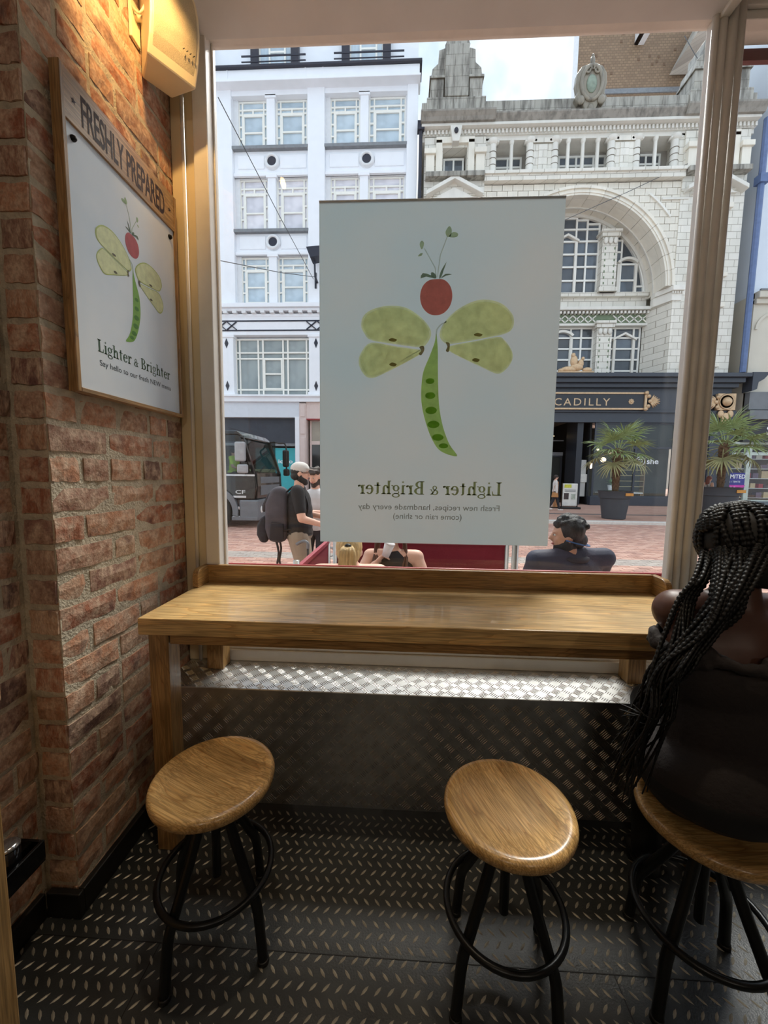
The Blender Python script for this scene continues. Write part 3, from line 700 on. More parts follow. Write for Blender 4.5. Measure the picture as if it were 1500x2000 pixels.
for b0, b1 in bays:
    wA = (b0+.27, b0+1.80); cB = (b0+1.80, b0+2.33); wB = (b0+2.33, b1-.10)
    MB().box(b0, b0+.26, 22.30, 22.56, 10.6, 21.6).build('reveal', m_wbt, wb)
    MB().box(b1-.09, b1, 22.30, 22.56, 10.6, 21.6).build('reveal', m_wbt, wb)
    MB().box(b0, b1, 22.06, 22.56, 21.10, 21.45).build('lintel', m_wb, wb)
    for ri, (z0, z1, bl) in enumerate(rows):
        c = MB().box(cB[0]+.06, cB[1]-.04, 22.12, 22.56, z0, z1+.06).box(cB[0]-.02, cB[1]+.04, 22.06, 22.56, z1-.05, z1+.12)
        c.build('mullion_column', m_wb, wb, bevel=.015)
        for x0, x1 in (wA, wB):
            w = x1-x0; h = z1-z0
            fx = lambda f: x0+w*f
            fz = lambda f: z1-h*f
            rs = [(x0, fx(.13), fz(.155), z1), (fx(.13), fx(.885), fz(.155), z1), (fx(.885), x1, fz(.155), z1),
                  (x0, fx(.13), fz(.25), fz(.155)), (fx(.13), fx(.5), fz(.25), fz(.155)), (fx(.5), fx(.885), fz(.25), fz(.155)), (fx(.885), x1, fz(.25), fz(.155)),
                  (fx(.17), fx(.85), fz(.62), fz(.28)), (fx(.17), fx(.85), fz(.95), fz(.62))]
            for s0, s1 in ((0, .13), (.885, 1)):
                rs += [(fx(s0), fx(s1), fz(b), fz(a)) for a, b in ((.25, .5), (.5, .74), (.74, .97))]
            window(wb, rs, 22.42, .075, m_cream_fr, m_ppale if bl else m_pblue)
    for z0, z1 in ((17.22, 18.58), (13.24, 14.44)):
        MB().box(b0, b1, 22.22, 22.56, z0, z1).box(b0-.0, b1, 22.10, 22.3, z0+.0, z0+.16).build('spandrel', m_wb, wb, bevel=.02)
        MB().box(b0-.03, b1+.03, 22.0, 22.5, z1-.08, z1+.08).build('sill', m_lead, wb, bevel=.01)
        xm = (b0+b1)/2+.06; zm = (z0+z1)/2+.06
        for xa, xb in ((b0+.22, xm-.42), (xm+.42, b1-.12)):
            MB().box(xa, xb, 22.17, 22.25, zm-.34, zm+.34).build('raised_panel', m_wb, wb, bevel=.03)
        rg = MB().lathe([(.24, 22.26), (.24, 22.10), (.30, 22.05), (.38, 22.08), (.42, 22.2), (.42, 22.26)], (xm, 0, zm), 28, axis='y').build('roundel', m_wbt, wb, True)
        MB().lathe([(.001, 22.13), (.245, 22.13), (.245, 22.2)], (xm, 0, zm), 24, axis='y').build('vent_disc', m_navy, rg)
MB().box(-15.3, .50, 21.62, 22.6, 21.40, 21.93).box(-15.3, .56, 21.54, 22.6, 21.34, 21.44).build('cornice', m_wb, wb, bevel=.02)
MB().box(-15.3, .62, 21.48, 22.6, 21.93, 22.05).build('gutter', m_navy, wb, bevel=.02)
for x in (-9.36, -5.3, -4.4): MB().box(x-.03, x+.03, 21.6, 21.64, 21.45, 21.92).build('cornice_rib', m_wb, wb)
# attic storey behind the gutter
MB().box(-15.3, .46, 23.2, 30, 22.2, 27).build('attic_wall', m_wb, wb)
for b0, b1 in bays:
    for q in (.75, 2.95):
        MB().box(b0+q, b0+q+.42, 22.9, 23.2, 22.05, 26.5).build('attic_column', m_navy, wb)
    window(wb, [(b0+1.2, b0+1.75, 23.2, 26), (b0+1.75, b0+2.6, 23.2, 24.1), (b0+1.75, b0+2.6, 24.1, 26), (b0+2.6, b0+2.95, 23.2, 26)], 23.1, .09, m_cream_fr, m_pblue)
    MB().box(b0+.4, b1-.2, 22.5, 22.54, 23.38, 23.45).box(b0+.4, b1-.2, 22.5, 22.54, 23.12, 23.16).build('railing', m_navy, wb)
# first floor: band course, frieze, broad window
MB().box(-15.3, .5, 21.70, 22.6, 10.36, 10.58).box(-15.3, .5, 21.85, 22.6, 10.22, 10.36).box(-15.3, .5, 22.0, 22.6, 9.95, 10.12).build('string_course', m_wb, wb, bevel=.02)
md = MB()
x = -15.2
while x < .4:
    ublock('modillion', m_wbt, wb, x, x+.22, 21.80, 22.2, 10.10, 10.24) if x > -11 else None
    x += .52
MB().box(-15.3, .5, 22.02, 22.6, 9.0, 9.95).build('frieze', m_wb, wb)
MB().box(-15.3, .5, 21.99, 22.05, 9.70, 9.77).build('frieze_band', m_navy, wb)
MB().box(-15.3, .5, 21.99, 22.05, 9.20, 9.27).build('frieze_band', m_navy, wb)
for xc in (-9.9, -4.85, .1):
    for dx in (-.3, .3):
        for s in (-1, 1): MB().bar((xc+dx-.27, 22.0, 9.48-.21*s), (xc+dx+.27, 22.0, 9.48+.21*s), .05, .09, (0, 1, 0)).build('frieze_cross', m_navy, wb)
for x0, x1 in ((-10.3, -9.55), (-5.3, -4.5), (-.1, .46), (-15.3, -14.5)):
    MB().box(x0, x1, 22.0, 22.56, 5.75, 9.02).box(x0-.06, x1+.06, 21.95, 22.56, 8.86, 9.02).box(x0-.05, x1+.05, 21.95, 22.56, 5.75, 5.92).build('pier', m_wb, wb, bevel=.02)
    xc = (x0+x1)/2
    for z in (8.55, 6.25): MB().prism([(xc-.11, z), (xc, z-.27), (xc+.11, z), (xc, z+.27)], 21.98, 22.02).build('diamond_tile', m_navy, wb)
for x0, x1 in ((-9.55, -5.3), (-4.5, -.1), (-14.5, -10.3)):
    zs = [0, .10, .66, .765, 1]; X = [0, .05, .30, .365, .635, .70, .95, 1]
    rs = [r for r in grid(x0, x1, 5.80, 8.86, X, zs)]
    cx0, cx1 = x0+(x1-x0)*.365, x0+(x1-x0)*.635
    rs = [r for r in rs if not (abs(r[0]-cx0) < .01 and r[2] < 7.5 and r[2] > 6.0)]
    rs += [(cx0+.08, cx1-.08, 6.16, 6.98), (cx0+.08, cx1-.08, 6.98, 7.78)]
    window(wb, rs, 22.42, .08, m_cream_fr, pane_mat('grey_pane', L(150, 160, 160), L(128, 140, 142)))
MB().box(-15.3, .5, 21.85, 22.6, 5.36, 5.75).box(-15.3, .5, 21.75, 22.6, 5.62, 5.74).build('sill_band', m_wb, wb, bevel=.02)
# ground floor shops
m_shopdark = M('dark_shop_interior', L(40, 44, 48), .6, 0, .3, 1.5)
m_pinkp = M('pink_paint', L(214, 196, 190), .6, 0, .04, 5)
MB().box(-15.3, -5.86, 22.0, 22.6, 4.52, 5.36).build('fascia', M('pale_fascia', L(214, 220, 228), .6, 0, .03, 5), wb)
MB().box(-6.10, -5.86, 21.95, 22.6, PAVE, 4.55).build('post', m_wb, wb)
MB().box(-15.3, .46, 25.5, 30, PAVE, 5.4).build('shop_back', m_shopdark, wb)
MB().box(-15.3, -6.1, 22.3, 22.4, 3.1, 4.5).build('blind_box', M('charcoal_blind', L(58, 64, 74), .7, 0, .1, 3), wb)
MB().box(-15.3, -6.1, 22.3, 22.36, 2.95, 3.1).build('transom', m_lead, wb)
hb = MB().box(-8.6, -6.15, 22.5, 22.55, PAVE+.3, 2.85).build('hoarding', M('teal_hoarding', L(64, 176, 184), .6, 0, .05, 4), wb)
place_text(text_mesh('icelo', .85, .23, .02), 'lettering', m_wb, hb, (-7.25, 22.495, 1.98), VX, VZ)
MB().box(-5.86, -5.46, 21.95, 22.6, PAVE, 5.3).box(-5.8, -5.52, 21.91, 21.95, 4.55, 5.2).box(-5.8, -5.52, 21.91, 21.95, 3.6, 4.4).box(-5.8, -5.52, 21.91, 21.95, .2, 3.4).build('pink_pilaster', m_pinkp, wb, bevel=.02)
MB().box(-5.46, .46, 22.0, 22.6, 4.45, 5.36).build('pink_fascia', m_pinkp, wb)
MB().box(-5.46, .46, 21.97, 22.6, 4.40, 4.46).build('red_edge', m_red, wb)
window(wb, grid(-5.3, -1.0, 3.2, 4.4, (0, .33, .66, 1), (0, 1)), 22.4, .1, m_pinkp, pane_mat('buff_pane', L(170, 160, 140), L(150, 142, 126)))
window(wb, grid(-5.3, -1.0, PAVE+.2, 3.1, (0, .33, .66, 1), (0, 1)), 22.4, .1, m_pinkp, pane_mat('dark_pane', L(52, 54, 58), L(40, 44, 48)))
# lantern bracket and wires
lt = thing('wall_lantern', (-4.85, 21.7, 12.0), 'black box lantern on an iron bracket on the white building', 'lantern')
MB().prism([(-5.15, 12.95), (-4.45, 13.0), (-4.35, 12.55), (-4.95, 12.45)], 20.9, 21.6).build('lamp_box', m_navy, lt)
MB().tube([(-4.8, 21.3, 12.5), (-4.8, 21.4, 11.75), (-4.8, 21.98, 11.7)], .05, 6).tube([(-4.9, 21.99, 11.4), (-4.9, 21.99, 12.2)], .06, 6).build('bracket', m_navy, lt)
m_wire = M('steel_wire', L(96, 98, 102), .6, .3)
for a, b, lb in (((426, 190), (612, 545), 'long grey wire slanting down across the white building'), ((430, 509), (615, 541), 'short grey wire running level to the black lantern')):
    p, q = at(*a, 12.0), at(*b, 21.6)
    tag(MB().tube([p, p.lerp(q, .5)-Vector((0, 0, .06)), q], .014, 5).build('street_wire', m_wire), lb, 'wire')

# ---- cream faience arcade building
AX = 8.92
def faience(name, tint, stain, sc=.7, tile=None):
    if name in MATS: return MATS[name]
    t = NT(name); v = t.coords((1, 1, 1), 'Object'); st = t.noise(t.coords((2.6, 2.6, .35)), 1.6, 5, .62); f2 = t.noise(v, sc, 3)
    oi = t.n('ShaderNodeObjectInfo'); c = t.mix(oi.outputs['Random'], dk(tint, .94), dk(tint, 1.06))
    c = t.mix(t.ramp(f2, [(.35, (.0,)*3), (.75, (.55,)*3)]), c, dk(tint, .80))
    c = t.mix(t.ramp(st, [(.44, (0, 0, 0)), (.72, (stain,)*3)]), c, L(92, 88, 80))
    bp = None
    if tile:
        bt = t.n('ShaderNodeTexBrick'); bt.inputs['Scale'].default_value = 1; bt.inputs['Mortar Size'].default_value = .012
        bt.inputs['Brick Width'].default_value = tile[0]; bt.inputs['Row Height'].default_value = tile[1]; bt.inputs['Color1'].default_value = (1, 1, 1, 1); bt.inputs['Color2'].default_value = (.9, .9, .88, 1); bt.inputs['Mortar'].default_value = (.42, .40, .36, 1)
        sp = t.n('ShaderNodeSeparateXYZ'); cb = t.n('ShaderNodeCombineXYZ'); t.l(v, sp.inputs[0]); t.l(t.math('ADD', sp.outputs[0], sp.outputs[1]), cb.inputs[0]); t.l(sp.outputs[2], cb.inputs[1]); t.l(cb.outputs[0], bt.inputs['Vector'])
        c = t.mix(1.0, c, bt.outputs['Color'], 'MULTIPLY')
    t.bsdf(c, .32, 0, None, spec=.5); MATS[name] = t.m; return t.m
CREAM = L(236, 232, 222)
m_f = faience('cream_faience', CREAM, .10, tile=(.62, .34))
m_fp = faience('plain_faience', L(232, 229, 220), .10)
m_tile = faience('faience_tile', L(236, 230, 216), .08)
m_fs = faience('weathered_faience', L(176, 172, 162), 1.25, tile=(.7, .5))
m_fd = faience('sooty_cornice', L(150, 144, 134), 1.0)
m_joint = M('dark_joint', L(120, 112, 100), .9)
m_pdark = pane_mat('dark_sky_pane', L(98, 108, 118), L(62, 68, 74), .06)
m_wfr = M('white_glazing_bar', L(236, 236, 230), .5, 0, .03, 5)
ar = thing('arcade_building', (AX, 23, PAVE), 'cream tiled arcade building with a great arch and an upper loggia', 'building')
XL, XR = .65, 2*AX-.65
def both(fn):
    for s in (1, -1): fn(s)
def bx(s, a, b):  # mirrored x-range about the axis
    return (AX+a, AX+b) if s > 0 else (AX-b, AX-a)
# core
MB().box(XL, XR, 24.6, 32, 5, 20.2).build('core', m_f, ar)
MB().box(XL, XR, 23.9, 24.6, 5, 16.3).build('core_wall', m_f, ar)
# wall around the great arch: tiles laid course by course, each its own piece
AR, AI, AZ, RY = 4.92, 4.50, 11.30, 23.55
bk = MB(); n = 44
for i in range(n):
    x0, x1 = AX-5.95+11.9*i/n, AX-5.95+11.9*(i+1)/n; xm = min(abs(x0-AX), abs(x1-AX)) if abs((x0+x1)/2-AX) < 4.95 else 9
    zl = AZ+math.sqrt(max(0, (AI+.2)**2-min(xm, AI+.2)**2)) if xm < AI+.2 else 11.3
    bk.box(x0, x1, 22.03, 22.5, zl, 16.45)
bk.box(AX-5.95, AX-4.97, 22.03, 23.9, 6.8, 11.4).box(AX+4.97, AX+5.95, 22.03, 23.9, 6.8, 11.4)
bk.build('arch_wall', m_joint, ar)
tw, thh = .535, .345; cnt = 0
for j in range(int((16.4-6.8)/thh)+1):
    z0 = 6.8+j*thh
    for i in range(-13, 13):
        x0 = AX+(i+(.5 if j % 2 else 0))*tw; xc, zc = x0+tw/2-AX, z0+thh/2-AZ
        if abs(xc) > 5.9: continue
        rr = math.hypot(xc, zc) if zc > 0 else abs(xc)
        if rr < AR-(.12 if zc > 0 else .10): continue
        if zc < .0 and abs(xc) < 5.2: continue
        a, b = max(x0, AX-5.95), min(x0+tw, AX+5.95); cnt += 1
        ublock('tile', m_tile, ar, a+.012, b-.012, 22.0-.006*((i*7+j*3) % 3), 22.04, z0+.012, min(z0+thh, 16.42)-.012)
# arch ring of voussoirs, barrel of panels
nv = 19
for i in range(nv):
    a0, a1 = PI*i/nv, PI*(i+1)/nv; g = .0016
    MB().arc(AX, AZ, AI, AR-.14, 21.88, 22.2, a0+g, a1-g, 4).arc(AX, AZ, AR-.14, AR, 21.80, 22.2, a0+g, a1-g, 4).arc(AX, AZ, AI+.10, AI+.17, 21.84, 22.1, a0+g, a1-g, 4).build('voussoir', m_tile, ar)
    for y0, y1 in ((22.21, 22.85), (22.87, 23.5)):
        MB().arc(AX, AZ, AI+(.03 if y0 > 22.5 else 0), AI+.14, y0, y1, a0+g, a1-g, 4).build('barrel_panel', m_tile, ar)
MB().arc(AX, AZ, AI-.12, AI+.1, 23.35, 23.5, 0, PI, 40).arc(AX, AZ, AI-.05, AI+.1, 22.82, 22.9, 0, PI, 40).build('barrel_rib', m_fp, ar)
both(lambda s: MB().arc(AX+s*5.02, 0, 0, .001, 22, 22.01, 0, 1, 1) and None)
def span_panel(s):   # raised triangular moulding in the spandrel
    p = [(4.05, 15.62), (5.35, 15.62), (5.35, 15.52), (4.05, 15.52)]
    MB().prism([(AX+s*a, z) for a, z in p], 21.92, 22.02).build('spandrel_bead', m_fp, ar)
    MB().arc(AX, AZ, 5.62, 5.72, 21.92, 22.02, *((R(37), R(53)) if s > 0 else (R(127), R(143))), 8).build('spandrel_bead', m_fp, ar)
both(span_panel)
# great arched window: three lights between two tall piers
def arch_z(x, r): return AZ+math.sqrt(max(0, r*r-(x-AX)**2))
WR = AI-.14
def lights(x0, x1, xs, zs):
    out = []
    X = [x0+(x1-x0)*f for f in xs]
    for i in range(len(X)-1):
        top = min(arch_z(X[i], WR), arch_z(X[i+1], WR))
        for j in range(len(zs)-1):
            za, zb = zs[j], min(zs[j+1], top)
            if zb-za > .12: out.append((X[i], X[i+1], za, zb))
    return out
zsm = [11.62, 12.35, 13.08, 13.75, 14.42, 15.05, 15.7]
lun = MB().prism([(AX+WR*math.cos(k*PI/24), AZ+.2+(WR-.02)*math.sin(k*PI/24)) for k in range(25)], RY+.06, RY+.1).build('lunette_glass', m_pdark, ar)
MB().arc(AX, AZ+.2, WR-.1, WR+.03, RY-.1, RY+.08, 0, PI, 40).build('lunette_frame', m_wfr, lun)
window(ar, lights(AX-1.72, AX+1.72, (0, .19, .36, .64, .81, 1), zsm), RY, .085, m_wfr, m_pdark)
both(lambda s: window(ar, lights(*bx(s, 2.58, 4.3), (0, .25, .75, 1) if s > 0 else (0, .25, .75, 1), [11.62, 12.35, 13.2, 13.85, 14.5]), RY, .085, m_wfr, m_pdark))
def hood(xc, z, w, kind):
    b = MB()
    if kind == 'round': b.arc(xc, z-.5*w, w*.72, w*.72+.13, RY-.2, RY+.02, R(45), R(135), 10)
    else:
        b.prism([(xc-w*.5-.12, z-.06), (xc, z+.26), (xc+w*.5+.12, z-.06), (xc+w*.5+.12, z+.05), (xc, z+.38), (xc-w*.5-.12, z+.05)], RY-.2, RY+.02)
    b.build('window_hood', m_fp, ar)
    for s in (-1, 1): MB().box(xc+s*w*.5-.07, xc+s*w*.5+.07, RY-.12, RY, 11.62 if z > 11 else 6.9, z).build('hood_shaft', m_fp, ar)
hood(AX, 14.42, 1.0, 'gable'); hood(AX+3.35, 13.2, .95, 'round'); hood(AX-3.35, 13.2, .95, 'round')
m_stud2 = M('green_inset', L(112, 128, 100), .5)
def tall_pier(s, z0, z1, yf):
    x0, x1 = bx(s, 1.74, 2.56)
    p = MB().box(x0, x1, yf, 23.9, z0, z1-.35).box(x0-.14, x1+.14, yf-.16, 23.9, z1-.16, z1).box(x0-.08, x1+.08, yf-.1, 23.9, z1-.35, z1-.16).box(x0-.08, x1+.08, yf-.08, 23.9, z0, z0+.25).build('tall_pier', m_f, ar, bevel=.02)
    for k in range(int((z1-z0-1.0)/.3)):
        for dx in (.16, .66): ublock('inset', m_stud2, p, x0+dx-.03, x0+dx+.03, yf-.012, yf+.02, z0+.4+k*.3, z0+.52+k*.3)
    cap = MB()
    for dx in (.15, .41, .67): cap.ball((x0+dx, yf-.05, z1-.55), (.13, .07, .18), 8, 6)
    cap.build('capital_leaves', m_fp, p, True)
both(lambda s: tall_pier(s, 11.55, 14.75, RY-.5)); both(lambda s: tall_pier(s, 6.75, 10.0, RY-.5))
both(lambda s: MB().box(*bx(s, 1.85, 2.45), RY-.12, 23.9, 14.75, 15.7).build('pier_stub', m_f, ar))
# sill, dentil course and lattice frieze below the arch window
MB().box(AX-4.5, AX+4.5, RY-.35, 23.9, 11.40, 11.62).box(AX-4.5, AX+4.5, RY-.12, 23.9, 10.72, 11.42).build('parapet_band', m_f, ar, bevel=.015)
MB().box(AX-4.5, AX+4.5, RY-.62, 23.9, 10.58, 10.75).build('cornice_shelf', m_fp, ar, bevel=.02)
x = AX-4.45
while x < AX+4.4: ublock('dentil', m_fp, ar, x, x+.11, RY-.52, RY-.3, 10.42, 10.55); x += .205
lf = MB().box(AX-4.5, AX+4.5, RY-.30, 23.9, 9.92, 10.42).build('lattice_back', m_stud2, ar)
for x0, x1 in ((2.62, 4.45), (-1.7, 1.7), (-4.45, -2.62)):
    k = int((x1-x0)/.42); w = (x1-x0)/k
    for i in range(k):
        for q in (0, 1):
            za, zb = (9.99, 10.36) if q else (10.36, 9.99)
            MB().bar((AX+x0+i*w, RY-.33, za), (AX+x0+(i+1)*w, RY-.33, zb), .055, .06, (0, 1, 0)).build('lattice_bar', m_fp, lf)
MB().box(AX-4.5, AX+4.5, RY-.42, 23.9, 9.80, 9.93).build('lintel', m_fp, ar, bevel=.01)
# impost blocks stepping forward at the springing
def impost(s):
    MB().prism([(AX+s*a, y) for a, y in ((4.45, 23.0), (4.45, 22.6), (4.85, 21.75), (5.45, 21.75), (5.45, 22.1), (4.9, 23.0))], 11.05, 11.30, 'z').prism([(AX+s*a, y) for a, y in ((4.45, 23.0), (4.45, 22.75), (4.9, 21.9), (5.38, 21.9), (5.38, 22.1), (4.9, 23.0))], 10.6, 11.05, 'z').build('impost', m_fp, ar, bevel=.02)
    for k in range(5): ublock('dentil', m_fp, ar, *bx(s, 4.86+k*.12, 4.92+k*.12), 21.82, 21.9, 10.93, 11.03)
    # splayed tiled wall beside the lower windows
    a, b = Vector((4.35, 23.4, 0)), Vector((4.95, 22.0, 0)); d = b-a; nn = Vector((-d.y, d.x, 0)).normalized()
    q = [(a.x, a.y), (b.x, b.y), (b.x+.5, b.y), (a.x+.8, a.y+.2)]
    MB().prism([(AX+s*u, v) for u, v in q], 6.8, 10.6, 'z').build('splay', m_f, ar)
    for k in range(10): ublock('inset', m_stud2, ar, *bx(s, 5.12, 5.18), 21.97, 22.0, 7.0+k*.3, 7.14+k*.3)
both(impost)
# first-floor windows
zl = [6.85, 7.45, 8.05, 8.65, 9.25, 9.78]
window(ar, grid(AX-1.72, AX+1.72, 6.85, 9.78, (0, .19, .36, .64, .81, 1), (0, .2, .41, .615, .82, 1)), RY, .085, m_wfr, m_pdark)
both(lambda s: window(ar, grid(*bx(s, 2.6, 4.3), 6.85, 9.78, (0, .2, .8, 1), (0, .2, .41, .615, .82, 1)), RY, .085, m_wfr, m_pdark))
both(lambda s: hood(AX+s*3.45, 9.15, 1.05, 'gable')); hood(AX, 9.3, 1.05, 'round')
# ---- loggia
MB().box(AX-5.0, AX+5.0, 21.72, 24.6, 16.46, 16.88).box(AX-5.0, AX+5.0, 21.62, 22.2, 16.74, 16.9).build('loggia_sill', m_f, ar, bevel=.02)
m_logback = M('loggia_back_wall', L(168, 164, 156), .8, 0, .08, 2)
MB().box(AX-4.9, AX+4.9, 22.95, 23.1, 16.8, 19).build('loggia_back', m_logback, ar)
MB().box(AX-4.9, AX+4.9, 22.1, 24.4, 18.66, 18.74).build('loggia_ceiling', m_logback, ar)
for a, b in ((-4.3, -2.9), (-1.5, 1.5), (2.9, 4.3)):
    window(ar, grid(AX+a, AX+b, 17.42, 18.32, (0, .5, 1) if b-a < 2 else (0, .2, .5, .8, 1), (0, .5, 1)), 22.90, .09, m_wfr, m_pdark)
def column(x, r, z0=16.88, z1=18.60, drums=True):
    pr = [(r*1.35, z0), (r*1.35, z0+.06), (r*1.1, z0+.10)]+[(r*(1-.10*t), z0+.1+(z1-z0-.32)*t) for t in (0, .33, .66, 1)]+[(r*1.0, z1-.21), (r*1.25, z1-.14), (r*1.35, z1-.10), (r*1.4, z1)]
    c = MB().lathe(pr, (x, 22.1, 0), 18).build('column' if drums else 'thin_column', m_fp, ar, True, auto=True)
    if drums:
        for s in (-1, 1): MB().lathe([(.06, 21.93), (.06, 22.27)], (x+s*r*1.2, 0, z1-.12), 10, axis='y').build('volute', m_fp, c, True)
        for t in (.28, .5, .72): MB().lathe([(r*1.03, z0+.1+(z1-z0-.3)*t-.012), (r*1.03, z0+.1+(z1-z0-.3)*t+.012)], (x, 22.1, 0), 18).build('drum_joint', m_joint, c)
for a in (-4.56, -2.66, -1.42, 1.42, 2.66, 4.56): column(AX+a, .20)
for a in (-3.6, -.74, 0, .74, 3.6): column(AX+a, .095, drums=False)
for a in (-2.04, 2.04):
    MB().box(AX+a-.46, AX+a+.46, 22.0, 24.3, 16.88, 18.66).box(AX+a-.52, AX+a+.52, 21.93, 22.2, 18.36, 18.6).box(AX+a-.5, AX+a+.5, 21.93, 22.2, 16.88, 17.05).box(AX+a-.22, AX+a+.22, 21.95, 22.1, 17.1, 18.3).build('loggia_pier', m_f, ar, bevel=.02)
both(lambda s: MB().box(*bx(s, 4.72, 5.3), 22.0, 24.3, 16.88, 18.66).build('loggia_end', m_f, ar))
# ---- entablature, cornice and parapet
MB().box(XL, XR, 22.0, 24.6, 18.56, 18.76).build('architrave', m_fp, ar)
x = XL+.1
while x < XR: ublock('cornice_dentil', m_fp, ar, x, x+.10, 21.80, 22.0, 18.78, 18.97); x += .19
MB().box(XL, XR, 21.9, 24.6, 18.76, 18.99).box(XL, XR, 21.58, 24.6, 18.99, 19.12).build('bed_mould', m_fp, ar, bevel=.02)
MB().prism([(24.6, 19.12), (21.60, 19.12), (21.52, 19.24), (21.42, 19.38), (21.42, 19.45), (24.6, 19.45)], XL-.05, XR+.05, 'x').build('cornice', m_fd, ar)
both(lambda s: MB().prism([(23, 19.12), (21.46, 19.12), (21.38, 19.26), (21.26, 19.42), (21.26, 19.50), (23, 19.50)], *bx(s, 4.6, XR-AX+.05), 'x').build('cornice_break', m_fd, ar))
MB().box(XL, XR, 21.98, 22.7, 19.4, 20.42).build('parapet', m_fs, ar, bevel=.02)
# ---- side pavilions
def pavilion(s):
    xc = AX+s*6.52; h = 1.56
    def rb(a, b): return (xc+a, xc+b)
    MB().box(xc-h, xc-.62, 21.9, 24.6, 15.9, 18.7).box(xc+.62, xc+h, 21.9, 24.6, 15.9, 18.7).box(xc-.62, xc+.62, 21.9, 24.6, 18.2, 18.7).box(xc-.62, xc+.62, 21.9, 24.6, 15.9, 16.75).build('pavilion_wall', m_f, ar)
    for k in (-1, 1):
        MB().box(xc+k*.82-.16, xc+k*.82+.16, 21.75, 22, 16.85, 18.5).box(xc+k*1.28-.22, xc+k*1.28+.22, 21.7, 22, 16.85, 17.75).box(xc+k*1.28-.3, xc+k*1.28+.3, 21.6, 22, 17.75, 18.0).build('architrave_strip', m_tile, ar, bevel=.02)
    MB().box(xc-.98, xc+.98, 21.75, 22, 18.32, 18.62).build('window_head', m_tile, ar, bevel=.02)
    ks = MB().prism([(xc-.17, 18.25), (xc+.17, 18.25), (xc+.3, 18.98), (xc-.3, 18.98)], 21.55, 22).build('keystone', m_fp, ar, bevel=.02)
    MB().ball((xc, 21.52, 18.72), (.11, .08, .14), 8, 6).build('boss', m_navy, ks, True)
    window(ar, [(xc-.5, xc, 17.15, 18.05), (xc, xc+.5, 17.15, 18.05), (xc-.5, xc+.5, 16.8, 17.15)], 22.5, .09, m_wfr, m_pdark)
    MB().box(xc-1.5, xc+1.5, 21.5, 22, 16.58, 16.82).build('pavilion_sill', m_fs, ar, bevel=.02)
    MB().prism([(xc-1.45, 15.75), (xc, 16.50), (xc+1.45, 15.75), (xc+1.45, 15.95), (xc, 16.70), (xc-1.45, 15.95)], 21.55, 22).prism([(xc-1.1, 15.72), (xc, 16.25), (xc+1.1, 15.72)], 21.8, 22).build('pediment', m_fp, ar, bevel=.02)
    MB().box(xc-h, xc+h, 21.95, 24.6, 6.8, 15.9).build('pavilion_lower', m_f, ar)
    for z0, z1 in ((11.9, 15.0), (7.4, 10.2)):
        MB().box(xc-.75, xc-.5, 21.85, 22, z0, z1).box(xc+.5, xc+.75, 21.85, 22, z0, z1).box(xc-.95, xc+.95, 21.75, 22, z1, z1+.25).box(xc-.95, xc+.95, 21.75, 22, z0-.2, z0).build('window_surround', m_tile, ar, bevel=.02)
        window(ar, grid(xc-.5, xc+.5, z0, z1, (0, .5, 1), (0, .33, .66, 1)), 21.93, .08, m_wfr, m_pdark, depth=.06)
    # pylon above the cornice
    py = MB().box(xc-1.5, xc+1.5, 21.9, 23.6, 19.95, 20.6).build('pylon_base', m_fs, ar, bevel=.02)
    MB().box(xc-.60, xc+.60, 21.85, 23.3, 20.6, 23.0).build('pylon_shaft', m_fs, ar, bevel=.03)
    for k in (-1, 1):
        MB().box(xc+k*.98-.33, xc+k*.98+.33, 21.98, 23.3, 20.6, 21.7).box(xc+k*.98-.4, xc+k*.98+.4, 21.9, 23.3, 21.5, 21.62).build('pylon_shoulder', m_fs, ar, bevel=.02)
        MB().prism([(xc+k*.60, 21.7), (xc+k*1.3, 21.7), (xc+k*1.24, 22.05), (xc+k*.95, 22.3), (xc+k*.92, 22.9), (xc+k*.60, 23.0)], 22.05, 23.2).build('pylon_wing', m_fs, ar, bevel=.02)
    MB().prism([(xc-.62, 23.0), (xc+.62, 23.0), (xc+.4, 23.5), (xc-.4, 23.5)], 21.9, 23.2).build('pylon_cap', m_fs, ar)
both(pavilion)
# weeds on the sills
m_weed = M('weed', L(108, 122, 84), .8, 0, .3, 20)
for k in range(60):
    pass
# ---- cartouche on the parapet
m_stone = faience('cartouche_stone', L(150, 142, 126), .9)
cz = 20.72; ct = MB()
shell = [(0, 1.15), (.22, 1.02), (.5, .95), (.72, .62), (.76, .2), (.66, -.25), (.8, -.5), (.62, -.78), (.42, -.62), (.3, -.95), (.12, -1.2), (0, -1.3)]
out = [(AX+.12+a, cz+z) for a, z in shell]+[(AX+.12-a, cz+z) for a, z in shell[-2:0:-1]]
cto = MB().prism(out, 21.75, 22.1).build('cartouche', m_stone, ar, bevel=.05)
for s in (-1, 1):
    MB().tube([(AX+.12+s*(.50+.0*t)*math.sin(t)*1.0, 21.72, cz+.15+.78*math.cos(t)) for t in [k*PI/10 for k in range(11)]], .09, 8).build('scroll', m_stone, cto, True)
    sp = [(AX+.12+s*(.22-.18*math.cos(t)*(1-t/14)), 21.70, cz+.72+.20*math.sin(t)*(1-t/14)) for t in [k*.5 for k in range(14)]]
    MB().tube(sp, .05, 6).build('scroll', m_stone, cto, True)
    MB().ball((AX+.12+s*.5, 21.72, cz-.62), (.2, .1, .22), 10, 6).build('leaf_boss', m_stone, cto, True)
MB().ball((AX+.12, 21.74, cz+.12), (.26, .10, .42), 14, 8).build('shield', M('green_shield', L(134, 148, 132), .5, 0, .2, 5), cto, True)
MB().ball((AX+.12, 21.78, cz+1.2), (.12, .1, .2), 8, 6).ball((AX+.12, 21.78, cz+1.42), .07, 8, 6).build('finial', m_stone, cto, True)
